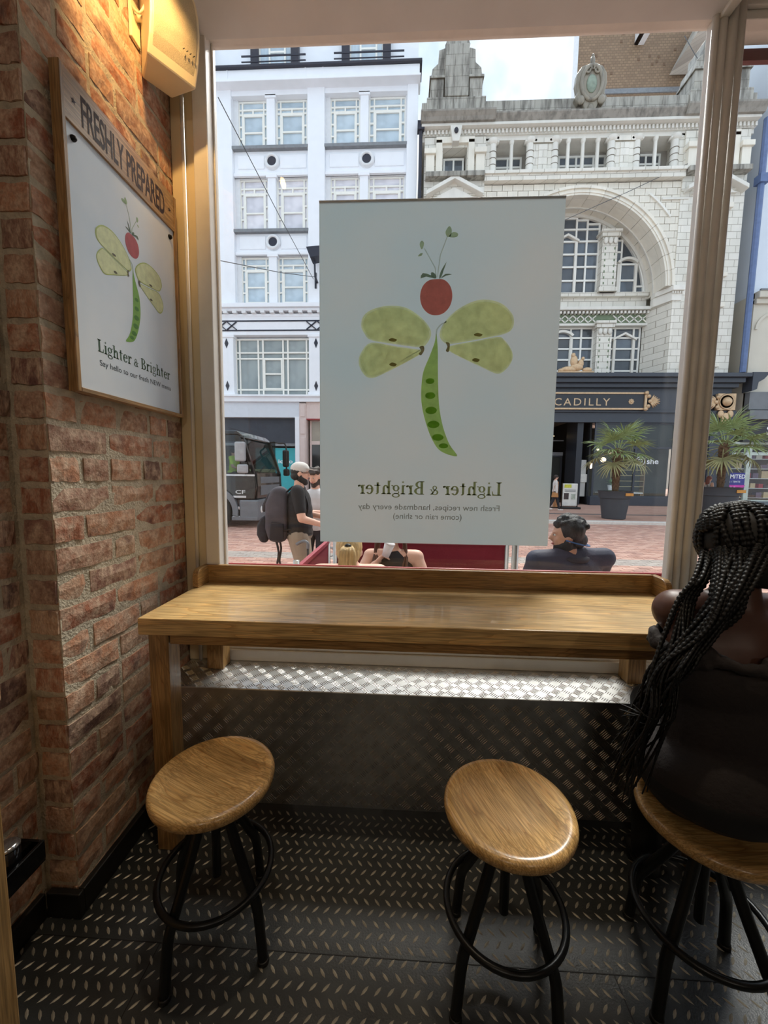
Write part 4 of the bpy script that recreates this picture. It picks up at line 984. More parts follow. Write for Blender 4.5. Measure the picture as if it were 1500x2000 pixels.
MB().ball((AX+.12, 21.72, cz-1.05), (.16, .1, .26), 8, 6).build('pendant_boss', m_stone, cto, True)
# rail behind the parapet, slate roof
m_steel = M('galvanised_rail', L(178, 186, 192), .45, .6)
rl = tag(MB().tube(spline([(3.9, 23.0, 20.6), (3.9, 23.0, 21.0), (4.1, 23.0, 21.12), (9, 23.0, 21.2), (14, 23.0, 21.12), (14.3, 23.0, 20.9), (14.3, 23.0, 20.6)], 4, False), .035, 6).build('roof_handrail', m_steel), 'pale tubular handrail along the arcade roof edge', 'handrail')
for x in (4.9, 7.9, 10.9, 13.6): MB().tube([(x, 23.0, 20.5), (x, 23.0, 21.17)], .03, 6).build('post', m_steel, rl)
sr = thing('slate_roof', (9, 25, 20), 'low slate roof with a dark fascia behind the arcade parapet', 'roof')
def slates(name, c1, c2, w, h, mort=.02):
    if name in MATS: return MATS[name]
    t = NT(name); bt = t.n('ShaderNodeTexBrick'); v = t.coords()
    sp = t.n('ShaderNodeSeparateXYZ'); cb = t.n('ShaderNodeCombineXYZ'); t.l(v, sp.inputs[0]); t.l(t.math('ADD', sp.outputs[0], sp.outputs[1]), cb.inputs[0]); t.l(sp.outputs[2], cb.inputs[1]); t.l(cb.outputs[0], bt.inputs['Vector'])
    for k, val in (('Scale', 1), ('Brick Width', w), ('Row Height', h), ('Mortar Size', mort)): bt.inputs[k].default_value = val
    bt.inputs['Color1'].default_value = (*c1, 1); bt.inputs['Color2'].default_value = (*c2, 1); bt.inputs['Mortar'].default_value = (*dk(c1, .6), 1)
    t.bsdf(bt.outputs['Color'], .7, 0, bt.outputs['Fac'], .3, .03); MATS[name] = t.m; return t.m
m_slate = slates('pale_slate', L(186, 182, 172), L(150, 146, 138), .5, .22)
MB().prism([(24.2, 21.4), (24.2, 21.62), (25.6, 23.1), (25.6, 22.6)], 3.2, 14.6, 'x').build('slope', m_slate, sr)
MB().box(3.2, 14.6, 24.25, 25.4, 20, 21.45).build('fascia', M('roof_fascia', L(84, 84, 92), .7), sr)
# brown tile-hung block behind
m_bt = slates('brown_tile', L(148, 122, 96), L(128, 104, 82), .34, .22, .03)
tw_ = thing('tile_hung_block', (20, 42, 0), 'brown tile-hung block rising behind the arcade roof', 'building')
MB().prism([(15.24, 40), (27, 40), (27, 52), (21, 52)], 10, 43.5, 'z').build('wall', m_bt, tw_)
MB().box(14.95, 15.24, 39.9, 40.3, 10, 43.5).build('corner_strip', m_wbt, tw_)
MB().box(15.3, 27, 39.9, 40, 36.2, 36.6).build('flashing', m_lead, tw_)
for k in range(26):
    x, z = 16+rnd.random()*8, 37.8+rnd.random()*5
    ublock('loose_tile', M('dark_tile', L(112, 88, 68), .8), tw_, x, x+.2, 39.97, 40.02, z, z+.22)
MB().box(20.2, 20.5, 38.9, 40, 40.2, 41.2).box(20.2, 21.0, 38.9, 40, 40.2, 40.4).build('vent_pipe', m_wbt, tw_)
MB().prism([(23.2, 37.3), (25.0, 40.9), (27.5, 40.9), (27.5, 37.3)], 36, 39.6).build('side_gable', m_slate, tw_)

# ---- arcade shopfront
m_sf = M('slate_blue_paint', L(58, 64, 74), .42, 0, .05, 4)
m_sfd = M('dark_blue_paint', L(40, 44, 52), .42, 0, .05, 4)
m_gold = M('antique_gold', L(206, 176, 140), .42, .25, .12, 12)
sf = thing('arcade_shopfront', (AX, 21.9, PAVE), 'dark slate-blue shopfront with gold PICCADILLY sign under the arcade', 'shopfront')
MB().box(XL-.2, XR+.55, 21.30, 22.1, 6.60, 6.80).box(XL-.1, XR+.4, 21.5, 22.1, 6.36, 6.60).box(XL, XR+.25, 21.7, 22.1, 6.14, 6.36).build('cornice', m_sf, sf, bevel=.02)
MB().box(XL, XR+.1, 21.95, 22.3, 4.35, 6.14).build('fascia', m_sf, sf)
MB().box(XL, XR+.1, 21.85, 22.3, 4.86, 4.98).build('fascia_bead', m_sf, sf, bevel=.01)
sn = MB().box(AX-3.75, AX+3.85, 21.75, 21.95, 5.0, 5.88).build('sign_board', m_sfd, sf, bevel=.01)
for z in (4.98, 5.80): MB().box(AX-3.75, AX+3.9, 21.70, 21.8, z, z+.09).build('gold_rail', m_gold, sn, bevel=.01)
for x in (AX-3.85, AX+3.85):
    MB().box(x-.06, x+.06, 21.68, 21.8, 4.98, 5.89).build('gold_stile', m_gold, sn, bevel=.01)
    for z in (5.02, 5.85): MB().lathe([(.001, 21.60), (.10, 21.62), (.11, 21.7)], (x, 0, z), 12, axis='y').build('gold_knob', m_gold, sn, True)
place_text(text_mesh('PICCADILLY', 4.05, .40, .0, 1.28), 'lettering', m_gold, sn, (AX-2.02, 21.745, 5.20), VX, VZ)
for x in (AX+3.13, AX-3.13):
    b = MB()
    for k in range(8): b.ball((x+.10*math.cos(k*PI/4), 21.74, 5.41+.10*math.sin(k*PI/4)), (.05, .02, .05), 8, 5)
    b.ball((x, 21.73, 5.41), (.07, .04, .07), 8, 6); b.build('rosette', m_gold, sn, True)
def anthemion(x, z, s, parent):
    b = MB()
    for k in range(9):
        a = R(-64+16*k); l = .52 if k in (3, 4, 5) else .45
        b.tube([(x, 21.72, z), (x+s*l*.6*math.cos(a), 21.66, z+l*.6*math.sin(a)*.8), (x+s*l*math.cos(a), 21.72, z+l*math.sin(a)*.8)], [.03, .05, .03], 6)
    for q in (-1, 1): b.lathe([(.001, 21.6), (.09, 21.63), (.12, 21.72)], (x-s*.08, 0, z+q*.26), 12, axis='y')
    b.ball((x, 21.68, z), (.1, .07, .1)); b.build('anthemion', m_gold, parent, True)
anthemion(AX+4.06, 5.42, 1, sf); anthemion(AX-4.06, 5.42, -1, sf)
for s in (1, -1):
    xc = AX+s*7.98
    anthemion(xc-s*.55, 5.38, -s, sf)
    pl = MB().box(xc-.46, xc+.46, 21.70, 21.9, 4.98, 5.84).build('gold_plaque', m_gold, sf, bevel=.02)
    MB().lathe([(.001, 21.5), (.15, 21.53), (.24, 21.66), (.24, 21.7)], (xc, 0, 5.42), 20, axis='y').lathe([(.33, 21.7), (.38, 21.64), (.42, 21.7)], (xc, 0, 5.42), 24, axis='y').build('gold_boss', m_gold, pl, True)
    dr = MB()
    for k, (a, b, r) in enumerate(((-.24, 4.78, .17), (.24, 4.78, .17), (0, 4.62, .2), (-.1, 4.36, .14), (.1, 4.36, .14), (0, 4.15, .12))): dr.ball((xc+a, 21.72, b), (r, .08, r*1.2), 10, 6)
    dr.build('gold_drop', m_gold, pl, True)
    MB().box(xc-.62, xc+.62, 21.8, 22.3, PAVE, 4.98).build('shop_pilaster', m_sf, sf, bevel=.02)
# reclining gilt figure group on the cornice
gs = MB().box(8.05, 9.85, 21.35, 21.75, 6.80, 6.88)
for c, r in (((8.6, 21.5, 7.0), (.42, .16, .16)), ((9.0, 21.5, 7.12), (.34, .15, .2)), ((8.85, 21.5, 7.42), (.2, .14, .3)), ((8.8, 21.5, 7.72), (.11, .11, .13)), ((9.2, 21.5, 7.3), (.16, .12, .22)), ((9.3, 21.5, 7.55), (.09, .09, .1)), ((9.55, 21.5, 6.98), (.26, .13, .13)), ((8.2, 21.5, 6.95), (.16, .12, .1))): gs.ball(c, r, 10, 7)
gs.build('gilt_figures', m_gold, sf, True)
# entrance bay (recessed) and display windows
m_int = M('shop_interior', L(96, 98, 92), .8, 0, .2, 1.2)
m_bed = M('arcade_soffit', L(170, 160, 146), .7, 0, .1, 3)
MB().box(AX-2.7, AX+1.3, 22.3, 28, 4.75, 4.85).build('entrance_soffit', m_bed, sf)
MB().box(AX-2.7, AX+1.3, 27.8, 28, PAVE, 4.8).box(XL, XR, 25.2, 25.3, PAVE, 4.9).build('rear_wall', m_int, sf) if False else MB().box(AX-2.7, AX+1.6, 27.8, 28, PAVE, 4.8).build('rear_wall', m_shopdark, sf)
for x in (AX-2.75, AX+.62): MB().box(x, x+.32, 22.2, 23.6, PAVE, 4.8).build('entrance_jamb', m_sfd, sf)
MB().box(AX-2.45, AX+.62, 24.0, 24.1, 2.65, 2.85).box(AX-2.45, AX+.62, 24.0, 24.06, 3.5, 3.56).build('door_head', m_lead, sf)
dg = pane_mat('door_glass', L(62, 66, 62), L(48, 52, 50), .05)
MB().box(XL, XR, 22.1, 28, 4.95, 5.1).build('ceiling_slab', m_shopdark, sf)
for x in (AX-2.75, AX+1.5): MB().box(x-.1, x, 22.4, 28, PAVE, 4.95).build('side_wall', m_shopdark, sf)
for k in range(3): window(sf, [(AX-2.4+k*1.0, AX-1.45+k*1.0, PAVE+.1, 2.6)], 24.05, .1, m_sfd, dg, 'arcade_door')
for k in range(3):
    ublock('strip_light', emit('warm_strip', (1, .72, .4), 1.6), sf, AX-2.2+k*1.0, AX-1.7+k*1.0, 24.6, 24.7, 3.85, 3.88)
MB().box(AX+.94, AX+1.34, 22.5, 22.56, .3, 2.35).build('door_poster', M('white_card', L(206, 208, 204), .6, 0, .04, 4), sf)
MB().box(AX+.92, AX+1.42, 22.45, 22.5, 1.1, 1.55).build('notice', M('notice_card', L(228, 228, 222), .6), sf)
window(sf, grid(AX+1.55, AX+5.75, .35, 3.0, (0, .52, 1), (0, 1)), 22.1, .09, m_sf, m_glass, 'display_window', .08)
window(sf, grid(AX+1.55, AX+5.75, 3.0, 4.3, (0, .52, 1), (0, 1)), 22.1, .09, m_sf, dg, 'transom_window', .08)
MB().box(AX+1.4, AX+7.4, 21.95, 22.3, PAVE, .35).build('stall_riser', m_sf, sf, bevel=.02)
MB().box(AX+1.5, AX+7.4, 25.0, 25.1, PAVE, 4.4).build('shop_rear_wall', m_int, sf)
MB().box(AX+5.75, AX+6.15, 21.9, 22.3, PAVE, 4.9).build('shop_pilaster', m_sf, sf)
window(sf, grid(AX-6.4, AX-2.9, .35, 4.3, (0, .5, 1), (0, .68, 1)), 22.1, .09, m_sf, dg, 'display_window', .08)
MB().box(XL, AX-2.75, 22.3, 22.5, PAVE, .35).build('stall_riser', m_sf, sf)
place_text(text_mesh('she', .62, .30, .02), 'lettering', m_wb, sf, (AX+4.35, 22.05, 2.15), VX, VZ)
hr = MB().tube([(AX+4.0+.24*math.cos(k*PI/8), 22.05, 2.28+.24*math.sin(k*PI/8)) for k in range(16)], .02, 5, True)
hr.tube([(AX+4.0+.012*16*math.sin(t)**3*.55, 22.05, 2.28+.0085*(13*math.cos(t)-5*math.cos(2*t)-2*math.cos(3*t)-math.cos(4*t))) for t in [k*PI/10 for k in range(20)]], .014, 5, True)
hr.build('heart_logo', m_wb, sf, True)
sh = thing('display_shelving', (AX+4.6, 24, PAVE), 'gold and white display shelves inside the arcade shop window', 'shelving')
for k in range(7): MB().box(AX+3.9, AX+5.6, 24.2, 24.6, .5+k*.33, .54+k*.33).build('shelf', M('lit_shelf', L(214, 200, 150), .5), sh)
for x in (AX+3.9, AX+5.55): MB().box(x, x+.05, 24.2, 24.6, PAVE, 2.6).build('upright', m_gold, sh)
for i, (dx, z, r, lb) in enumerate(((2.0, 2.05, .17, 'lowest large globe lamp in the arcade shop window'), (2.7, 2.4, .15, 'second large globe lamp in the arcade shop window'), (2.35, 3.0, .07, 'small glowing bulb left in the arcade shop window'), (3.1, 2.75, .07, 'small glowing bulb centre in the arcade shop window'), (3.6, 2.98, .07, 'small glowing bulb right in the arcade shop window'))):
    g = thing('globe_lamp', (AX+dx, 23.4, z), lb, 'lamp', 'globe lamps in the arcade shop'); MB().ball((AX+dx, 23.4, z), r, 14, 10).build('globe', emit('globe_glow', (1, .8, .55), 1.6), g, True)
    MB().tube([(AX+dx, 23.4, z+r), (AX+dx, 23.4, 4.3)], .012, 5).build('flex', m_navy, g)
pb = thing('shop_plant', (AX+3.0, 22.9, .5), 'small leafy plant in a white pot in the arcade shop window', 'plant')
MB().lathe([(.14, .55), (.2, .95), (.18, .95), (.12, .6)], (AX+3.0, 22.9, 0), 16).build('pot', m_wb, pb, True)
lv = MB()
for k in range(26):
    a = rnd.uniform(0, 6.28); l = rnd.uniform(.2, .42); h = rnd.uniform(.1, .42); p = Vector((AX+3.0, 22.9, .95)); q = p+Vector((l*math.cos(a), l*math.sin(a)*.7, h)); sd_ = Vector((-math.sin(a), math.cos(a), .2))*.05
    m_ = p.lerp(q, .55)+Vector((0, 0, .07)); lv.add([p, m_-sd_, q, m_+sd_], [(0, 1, 2, 3)])
stuff(lv.build('leaves', M('leaf_green', L(110, 146, 78), .6, 0, .25, 12), pb, recalc=False))
tbk = thing('display_table', (AX+3.0, 22.9, PAVE), 'pale display table holding the plant in the arcade shop window', 'table')
MB().box(AX+2.3, AX+4.6, 22.6, 23.3, .49, .549).build('top', m_wb, tbk)
for x in (AX+2.35, AX+4.5): MB().box(x, x+.06, 22.65, 22.71, PAVE, .49).build('leg', m_gold, tbk)
wire = MB()
for a, b, lb in (((1080, 440), (1385, 300), 'dark wire rising across the arcade arch and loggia'), ((1337, 70), (1376, 135), 'dark wire across the top right of the arcade roof')):
    p, q = at(*a, 21.9 if a[1] > 100 else 22.3), at(*b, 21.7 if a[1] > 100 else 22.3)
    tag(MB().tube([p, p.lerp(q, .5)-Vector((0, 0, .05)), q], .016, 5).build('street_wire', m_wire), lb, 'wire')
dp = tag(MB().tube([(.62, 21.75, 5.5), (.62, 21.75, 19.3)], .09, 8).box(.45, .8, 21.6, 21.95, 18.9, 19.3).box(.5, .74, 21.62, 21.9, 13.9, 14.2).build('drainpipe', m_navy), 'dark drainpipe between the white building and the arcade', 'drainpipe')
m_blue = M('reflection_blue_pipe', L(96, 116, 156), .5, .1)  # blue tint of the glass reflection painted into the pipe colour
tag(MB().tube([(XR+.35, 21.7, 6.9), (XR+.35, 21.7, 19)], .14, 8).box(XR+.15, XR+.6, 21.5, 21.9, 16.0, 16.4).build('drainpipe', m_blue), 'drainpipe at the right edge of the arcade, coloured with a painted blue grey reflection', 'drainpipe')

# ---- stone building and shops on the right
m_bstone = M('pale_limestone', L(206, 200, 186), .8, 0, .05, 1.2, .2, 14)
m_pale = M('painted_sky_reflection', L(214, 222, 232), .8, 0, .03, 1)  # sky mirrored in the near glass, painted as a pale wall colour
rb_ = thing('limestone_building', (22, 22, PAVE), 'pale limestone building with shops at the right edge', 'building')
MB().box(XR+.75, 34, 22.1, 30, 10.9, 26).build('upper_wall', m_pale, rb_)
MB().box(XR+.75, 34, 21.9, 30, 4.9, 10.9).build('lower_wall', m_bstone, rb_)
MB().box(XR+.75, 34, 21.6, 22.1, 10.6, 10.95).box(XR+.75, 34, 21.75, 22.1, 10.35, 10.6).build('string_course', m_bstone, rb_, bevel=.03)
MB().box(XR+.75, 34, 21.55, 21.65, 10.92, 11.0).build('flashing', m_lead, rb_)
for k in range(4): MB().arc(18.9+k*1.7, 9.1, .72, .84, 21.82, 21.95, 0, PI, 12).build('blind_arch', m_bstone, rb_)
for x0 in (19.9, 24): window(rb_, [(x0, x0+3.0, 6.9, 8.9)], 21.85, .16, M('bronze_frame', L(176, 170, 156), .5), pane_mat('bronze_pane', L(86, 88, 84), L(70, 74, 72)))
window(rb_, [(20.8, 24, 11.9, 14.0)], 22.02, .25, M('grey_frame', L(120, 126, 132), .5), m_pblue)
MB().prism([(XR+.65, 6.85), (XR+1.5, 6.85), (XR+1.2, 6.5), (XR+.95, 6.35), (XR+.9, 6.0), (XR+.65, 5.9)], 21.4, 22).build('corbel', m_sf, rb_)
MB().box(XR+.75, 34, 21.5, 22, 4.5, 4.95).box(XR+.75, 34, 21.6, 22, 5.0, 5.9).build('shop_cornice', M('grey_band', L(116, 120, 124), .6, 0, .1, 2), rb_)
MB().box(XR+.75, 34, 21.75, 22.1, 3.35, 4.5).build('fascia', M('charcoal_fascia', L(46, 48, 52), .5), rb_)
place_text(text_mesh('Shop', 2.3, .60, .03), 'lettering', m_wb, rb_, (18.75, 21.745, 3.62), VX, VZ) if False else place_text(text_mesh('S', .48, .48, .035), 'lettering', m_wb, rb_, (19.08, 21.745, 3.72), VX, VZ)
m_sgr = M('pale_green_frame', L(188, 200, 192), .5)
window(rb_, grid(18.55, 26, .2, 3.3, (0, .5, 1), (0, .82, 1)), 22.0, .16, m_sgr, m_glass, 'shop_window', .12)
window(rb_, grid(17.35, 18.45, .2, 3.3, (0, 1), (0, .82, 1)), 22.0, .12, m_sgr, m_glass, 'shop_window', .12)
MB().box(XR+.15, 34, 21.9, 22.2, PAVE, .2).build('stall_riser', M('grey_riser', L(98, 110, 116), .6, 0, .2, 8), rb_)
MB().box(XR+.15, 34, 24.5, 24.6, PAVE, 4.4).build('shop_back', M('warm_shop_back', L(96, 72, 60), .8, 0, .3, 2), rb_)
shv = thing('shop_shelves', (21, 23.5, PAVE), 'shelves of colourful goods in the right-hand shop window', 'shelving')
for k in range(5): MB().box(17.4, 25.8, 23.2, 23.7, .3+k*.55, .34+k*.55).build('shelf', m_wbt, shv)
gcols = [L(176, 48, 60), L(216, 190, 150), L(230, 226, 216), L(72, 44, 48), L(198, 110, 60), L(120, 96, 120)]
gm = [M('goods_%d' % i, c, .5) for i, c in enumerate(gcols)]
for k in range(5):
    x = 17.5; nb = 0
    while x < 21.4 and nb < 10:
        w = rnd.uniform(.2, .42); h = rnd.uniform(.15, .42); i = rnd.randrange(6)
        o = ublock('goods_box', gm[i], None, x, x+w, 23.25, 23.5, .341+k*.55, .341+k*.55+h)
        nb += 1; tag(o, ('red', 'tan', 'white', 'dark brown', 'orange', 'mauve')[i]+' box, '+('first', 'second', 'third', 'fourth', 'fifth', 'sixth', 'seventh', 'eighth', 'ninth', 'tenth')[nb-1]+' from the left on '+('the lowest', 'the second', 'the third', 'the fourth', 'the top')[k]+' shelf in the right-hand shop', 'box', 'boxed goods in the right-hand shop'); x += w+rnd.uniform(.03, .2)
pp = MB().box(17.40, 18.42, 21.94, 21.96, .62, 1.72).build('offer_poster', M('indigo_print', L(58, 62, 140), .5), rb_)
MB().prism([(17.38, .66), (18.2, .66), (18.42, 1.06), (17.38, 1.06)], 21.92, 21.94).build('pink_flash', M('pink_print', L(206, 70, 170), .5), pp)
place_text(text_mesh('LIMITED', .98, .22, .02), 'lettering', m_wb, pp, (17.42, 21.935, 1.42), VX, VZ)
place_text(text_mesh('PILLS & TENTS', .7, .09, .01), 'lettering', m_wb, pp, (17.46, 21.935, 1.2), VX, VZ) if False else place_text(text_mesh('LLS / TENTS', .7, .09, .01), 'lettering', m_wb, pp, (17.46, 21.935, 1.2), VX, VZ)
place_text(text_mesh('£20', .5, .22, .03), 'lettering', m_wb, pp, (17.45, 21.915, .75), VX, VZ)

# ================================================================== street
KY = 13.9
m_road = slates('brick_paving', L(178, 128, 110), L(152, 104, 90), .215, .105, .008)
def ground_mat(name, c1, c2, w, h, mort):
    t = NT(name); bt = t.n('ShaderNodeTexBrick'); t.l(t.coords(), bt.inputs['Vector'])
    for k, val in (('Scale', 1), ('Brick Width', w), ('Row Height', h), ('Mortar Size', mort)): bt.inputs[k].default_value = val
    bt.inputs['Color1'].default_value = (*c1, 1); bt.inputs['Color2'].default_value = (*c2, 1); bt.inputs['Mortar'].default_value = (*L(196, 176, 160), 1)
    t.bsdf(bt.outputs['Color'], .85); return t.m
m_gr = ground_mat('red_block_paving', L(194, 152, 134), L(176, 132, 118), .215, .108, .008)
m_bed2 = M('paving_sand', L(190, 168, 150), .95, 0, .1, 8)
rd = struct(MB().box(-40, 50, 1.9, KY, STREET-.2, STREET).build('road', m_bed2))
pv = struct(MB().box(-40, 50, KY+.3, 60, PAVE-.3, PAVE).build('pavement', m_gr))
kb = struct(MB().box(-40, 50, KY+.0, KY+.3, STREET-.1, PAVE+.005).build('kerb', M('granite_kerb', L(214, 210, 204), .8, 0, .1, 10), bevel=.02))
struct(MB().box(-40, 50, 16.35, 16.75, PAVE-.1, PAVE+.004).build('drain_strip', M('dark_drain', L(112, 104, 102), .8, 0, .1, 6)))
struct(MB().box(-60, 70, 60, 61, -1, 6).build('far_street', m_bstone))
ptone = [M('paver_%s' % n, c, .85, 0, .10, 5) for n, c in (('rose', L(204, 166, 150)), ('brick', L(190, 148, 132)), ('plum', L(176, 138, 126)))]
pm = [MB(), MB(), MB()]; gset = [MB()]
pw_, ph_ = .222, .112; j = 0; y = 2.1
while y < KY-.05:
    granite = 7.35 < y < 7.9
    x = math.floor((-.80*y-1.5)/pw_)*pw_+(pw_/2 if j % 2 else 0)
    while x < .95*y+1.5:
        b = gset[0] if granite else pm[rnd.choice((0, 0, 1, 1, 2))]; h = .006+rnd.uniform(-.002, .003); g = .005
        x0, x1, y0, y1, z0, z1 = x+g, x+pw_-g, y+g, y+ph_-g, STREET+.0001, STREET+h
        b.add([(x0, y0, z0), (x1, y0, z0), (x1, y1, z0), (x0, y1, z0), (x0+.003, y0+.003, z1), (x1-.003, y0+.003, z1), (x1-.003, y1-.003, z1), (x0+.003, y1-.003, z1)], [(4, 5, 6, 7), (0, 1, 5, 4), (1, 2, 6, 5), (2, 3, 7, 6), (3, 0, 4, 7)])
        x += pw_
    y += ph_; j += 1
for b, m in zip(pm, ptone): stuff(b.build('pavers', m, rd, recalc=False))
stuff(gset[0].build('granite_setts', M('granite_sett', L(176, 166, 158), .85, 0, .15, 6), rd, recalc=False))

# ---- black lorry
m_lor = M('lorry_black', L(16, 18, 20), .18, .2, .1, 3, coat=.6)
m_lgrey = M('lorry_grey', L(112, 118, 124), .45, .1, .08, 6)
m_rub = M('tyre_rubber', L(34, 34, 35), .8, 0, .2, 12)
m_lglass = glass('lorry_glass', (.42, .47, .47))
m_chrome = M('lorry_chrome', L(190, 194, 198), .25, .8)
m_mirror = M('mirror_shell', L(158, 162, 166), .4)
lx, ly, G0 = -4.32, 11.3, STREET
lr = thing('lorry', (lx-3, ly+1.2, G0), 'black lorry parked at the left in front of the white building', 'lorry')
y0, y1 = ly, ly+2.45
# cab shell: lower sides, roof, pillars, front panel
side = [(lx-2.35, .62), (lx-.05, .62), (lx, .95), (lx-.02, 1.22), (lx-.03, 1.40), (lx-2.35, 1.40)]
MB().prism(side, y0, y0+.08).build('cab_side', m_lor, lr, bevel=.02); MB().prism(side, y1-.08, y1).build('cab_side', m_lor, lr, bevel=.02)
MB().prism([(lx-2.35, 2.50), (lx-.52, 2.50), (lx-.36, 2.40), (lx-.34, 2.46), (lx-.55, 2.62), (lx-2.35, 2.66)], y0, y1).build('roof', m_lor, lr, bevel=.03)
for ya, yb in ((y0, y0+.10), (y1-.10, y1)):
    MB().prism([(lx-.12, 1.36), (lx-.02, 1.36), (lx-.36, 2.46), (lx-.48, 2.46)], ya, yb).build('windscreen_pillar', m_lor, lr, bevel=.01)
    MB().box(lx-1.30, lx-1.16, ya, yb, 1.38, 2.52).box(lx-2.35, lx-2.2, ya, yb, 1.38, 2.52).build('door_pillar', m_lor, lr, bevel=.01)
MB().box(lx-2.35, lx-2.28, y0, y1, .6, 2.6).build('cab_back', m_lor, lr)
MB().prism([(lx-.10, .62), (lx, .62), (lx+.02, 1.0), (lx, 1.40), (lx-.1, 1.40)], y0+.08, y1-.08).build('front_panel', m_lor, lr, bevel=.02)
MB().box(lx-.02, lx+.03, y0+.35, y1-.35, .72, 1.02).box(lx-.02, lx+.025, y0+.35, y1-.35, 1.08, 1.28).build('grille', m_lgrey, lr, bevel=.01)
MB().add([(lx-.06, y0+.1, 1.40), (lx-.06, y1-.1, 1.40), (lx-.42, y1-.1, 2.46), (lx-.42, y0+.1, 2.46)], [(0, 1, 2, 3)]).build('windscreen', m_lglass, lr)
MB().box(lx-1.16, lx-.2, y0+.04, y0+.05, 1.40, 2.5).build('side_window', glass('lorry_side_glass', (.75, .8, .8)), lr); MB().box(lx-1.16, lx-.2, y1-.05, y1-.04, 1.40, 2.5).build('side_window', m_lglass, lr)
MB().box(lx-2.2, lx-1.3, y0+.04, y0+.05, 1.40, 2.5).build('side_window', m_lglass, lr)
MB().box(lx-2.25, lx-.25, y0+.15, y1-.15, .6, 1.0).box(lx-1.9, lx-1.55, y0+.25, y0+.85, 1.0, 2.1).box(lx-.5, lx-.15, y0+.2, y1-.2, 1.0, 1.45).build('cab_interior', M('cab_interior', L(70, 68, 66), .8), lr)
MB().box(lx-.42, lx-.1, y0+.6, y1-.4, 1.42, 1.52).build('dash_papers', M('dash_paper', L(196, 206, 170), .7, 0, .3, 8), lr)
MB().box(lx-2.3, lx-.03, y0-.012, y0, 1.30, 1.35).build('side_stripe', m_chrome, lr)
MB().box(lx-1.9, lx-.30, y0-.012, y0, .66, .72).build('step_strip', m_chrome, lr)
MB().box(lx-1.75, lx-.9, y0-.006, y0, .78, .96).build('red_lettering_panel', M('dull_red', L(150, 58, 44), .5), lr)
place_text(text_mesh('CF', .3, .11, .02), 'lettering', m_chrome, lr, (lx-.62, y0-.012, .78), VX, VZ)
# wheel arch, bumper, steps
fw = (lx-1.28, .24)
MB().arc(fw[0], fw[1], .58, .74, y0-.06, y0+.5, R(-10), R(190), 20).build('wheel_arch', m_lgrey, lr)
MB().box(lx-.52, lx+.06, y0-.02, y1+.02, .0, .60).build('bumper', m_lgrey, lr, bevel=.05)
for z in (.02, .30): MB().box(lx-.72, lx-.5, y0-.02, y0+.5, z, z+.10).build('step', m_chrome, lr, bevel=.02)
MB().box(lx-.72, lx-.50, y0+.12, y0+.2, .0, .6).box(lx-.75, lx+.04, y0-.03, y0+.3, -.02, .1).build('sill', m_lgrey, lr, bevel=.02)
for yy in (y0+.28, y1-.28): MB().lathe([(.001, .075), (.10, .07), (.14, .03), (.14, 0)], (lx, yy, .30), 18, axis='x').build('headlight', M('lamp_lens', L(226, 228, 226), .15), lr, True)
def wheel(x, y):
    w = MB().lathe([(.28, 0), (.44, 0), (.49, .05), (.49, .25), (.44, .3), (.28, .3)], (x, y, fw[1]), 36, axis='y').build('tyre', m_rub, lr, True)
    MB().lathe([(.001, .12), (.12, .06), (.16, .10), (.28, .05), (.28, .28)], (x, y, fw[1]), 24, axis='y').build('rim', m_lgrey, w, True)
for x in (fw[0], fw[0]-3.6): wheel(x, y0+.02); wheel(x, y1-.32)
MB().box(lx-10, lx-2.0, y0+.5, y1-.5, .35, .65).build('chassis', m_black, lr)
MB().box(lx-10, lx-2.6, y0-.02, y1+.02, .75, 2.9).build('load_body', m_lor, lr)
for z0, z1, dx in ((1.72, 2.28, 0), (1.38, 1.64, .06)):
    MB().box(lx-.50+dx, lx-.20+dx, y0-.32, y0-.16, z0, z1).build('mirror', m_mirror, lr, bevel=.05)
MB().tube([(lx-.4, y0+.02, 2.4), (lx-.36, y0-.22, 2.42), (lx-.36, y0-.24, 1.5), (lx-.3, y0+.02, 1.36)], .022, 6).build('mirror_arm', m_black, lr, True)
MB().tube(spline([(lx-.42, y1-.1, 2.48), (lx-.1, y1+.1, 2.46), (lx+.12, y1+.15, 2.36), (lx+.13, y1+.15, 1.4)], 4, False), .03, 6).build('mirror_arm', m_black, lr, True)
MB().box(lx+.02, lx+.22, y1+.02, y1+.24, 1.62, 2.22).box(lx+.04, lx+.24, y1+.02, y1+.24, 1.30, 1.55).build('far_mirror', m_black, lr, bevel=.05)
MB().tube([(lx-.05, y0+.5, 1.44), (lx-.12, y0+1.1, 1.62)], .012, 5).tube([(lx-.05, y0+1.3, 1.44), (lx-.12, y0+1.9, 1.62)], .012, 5).build('wiper', m_black, lr)

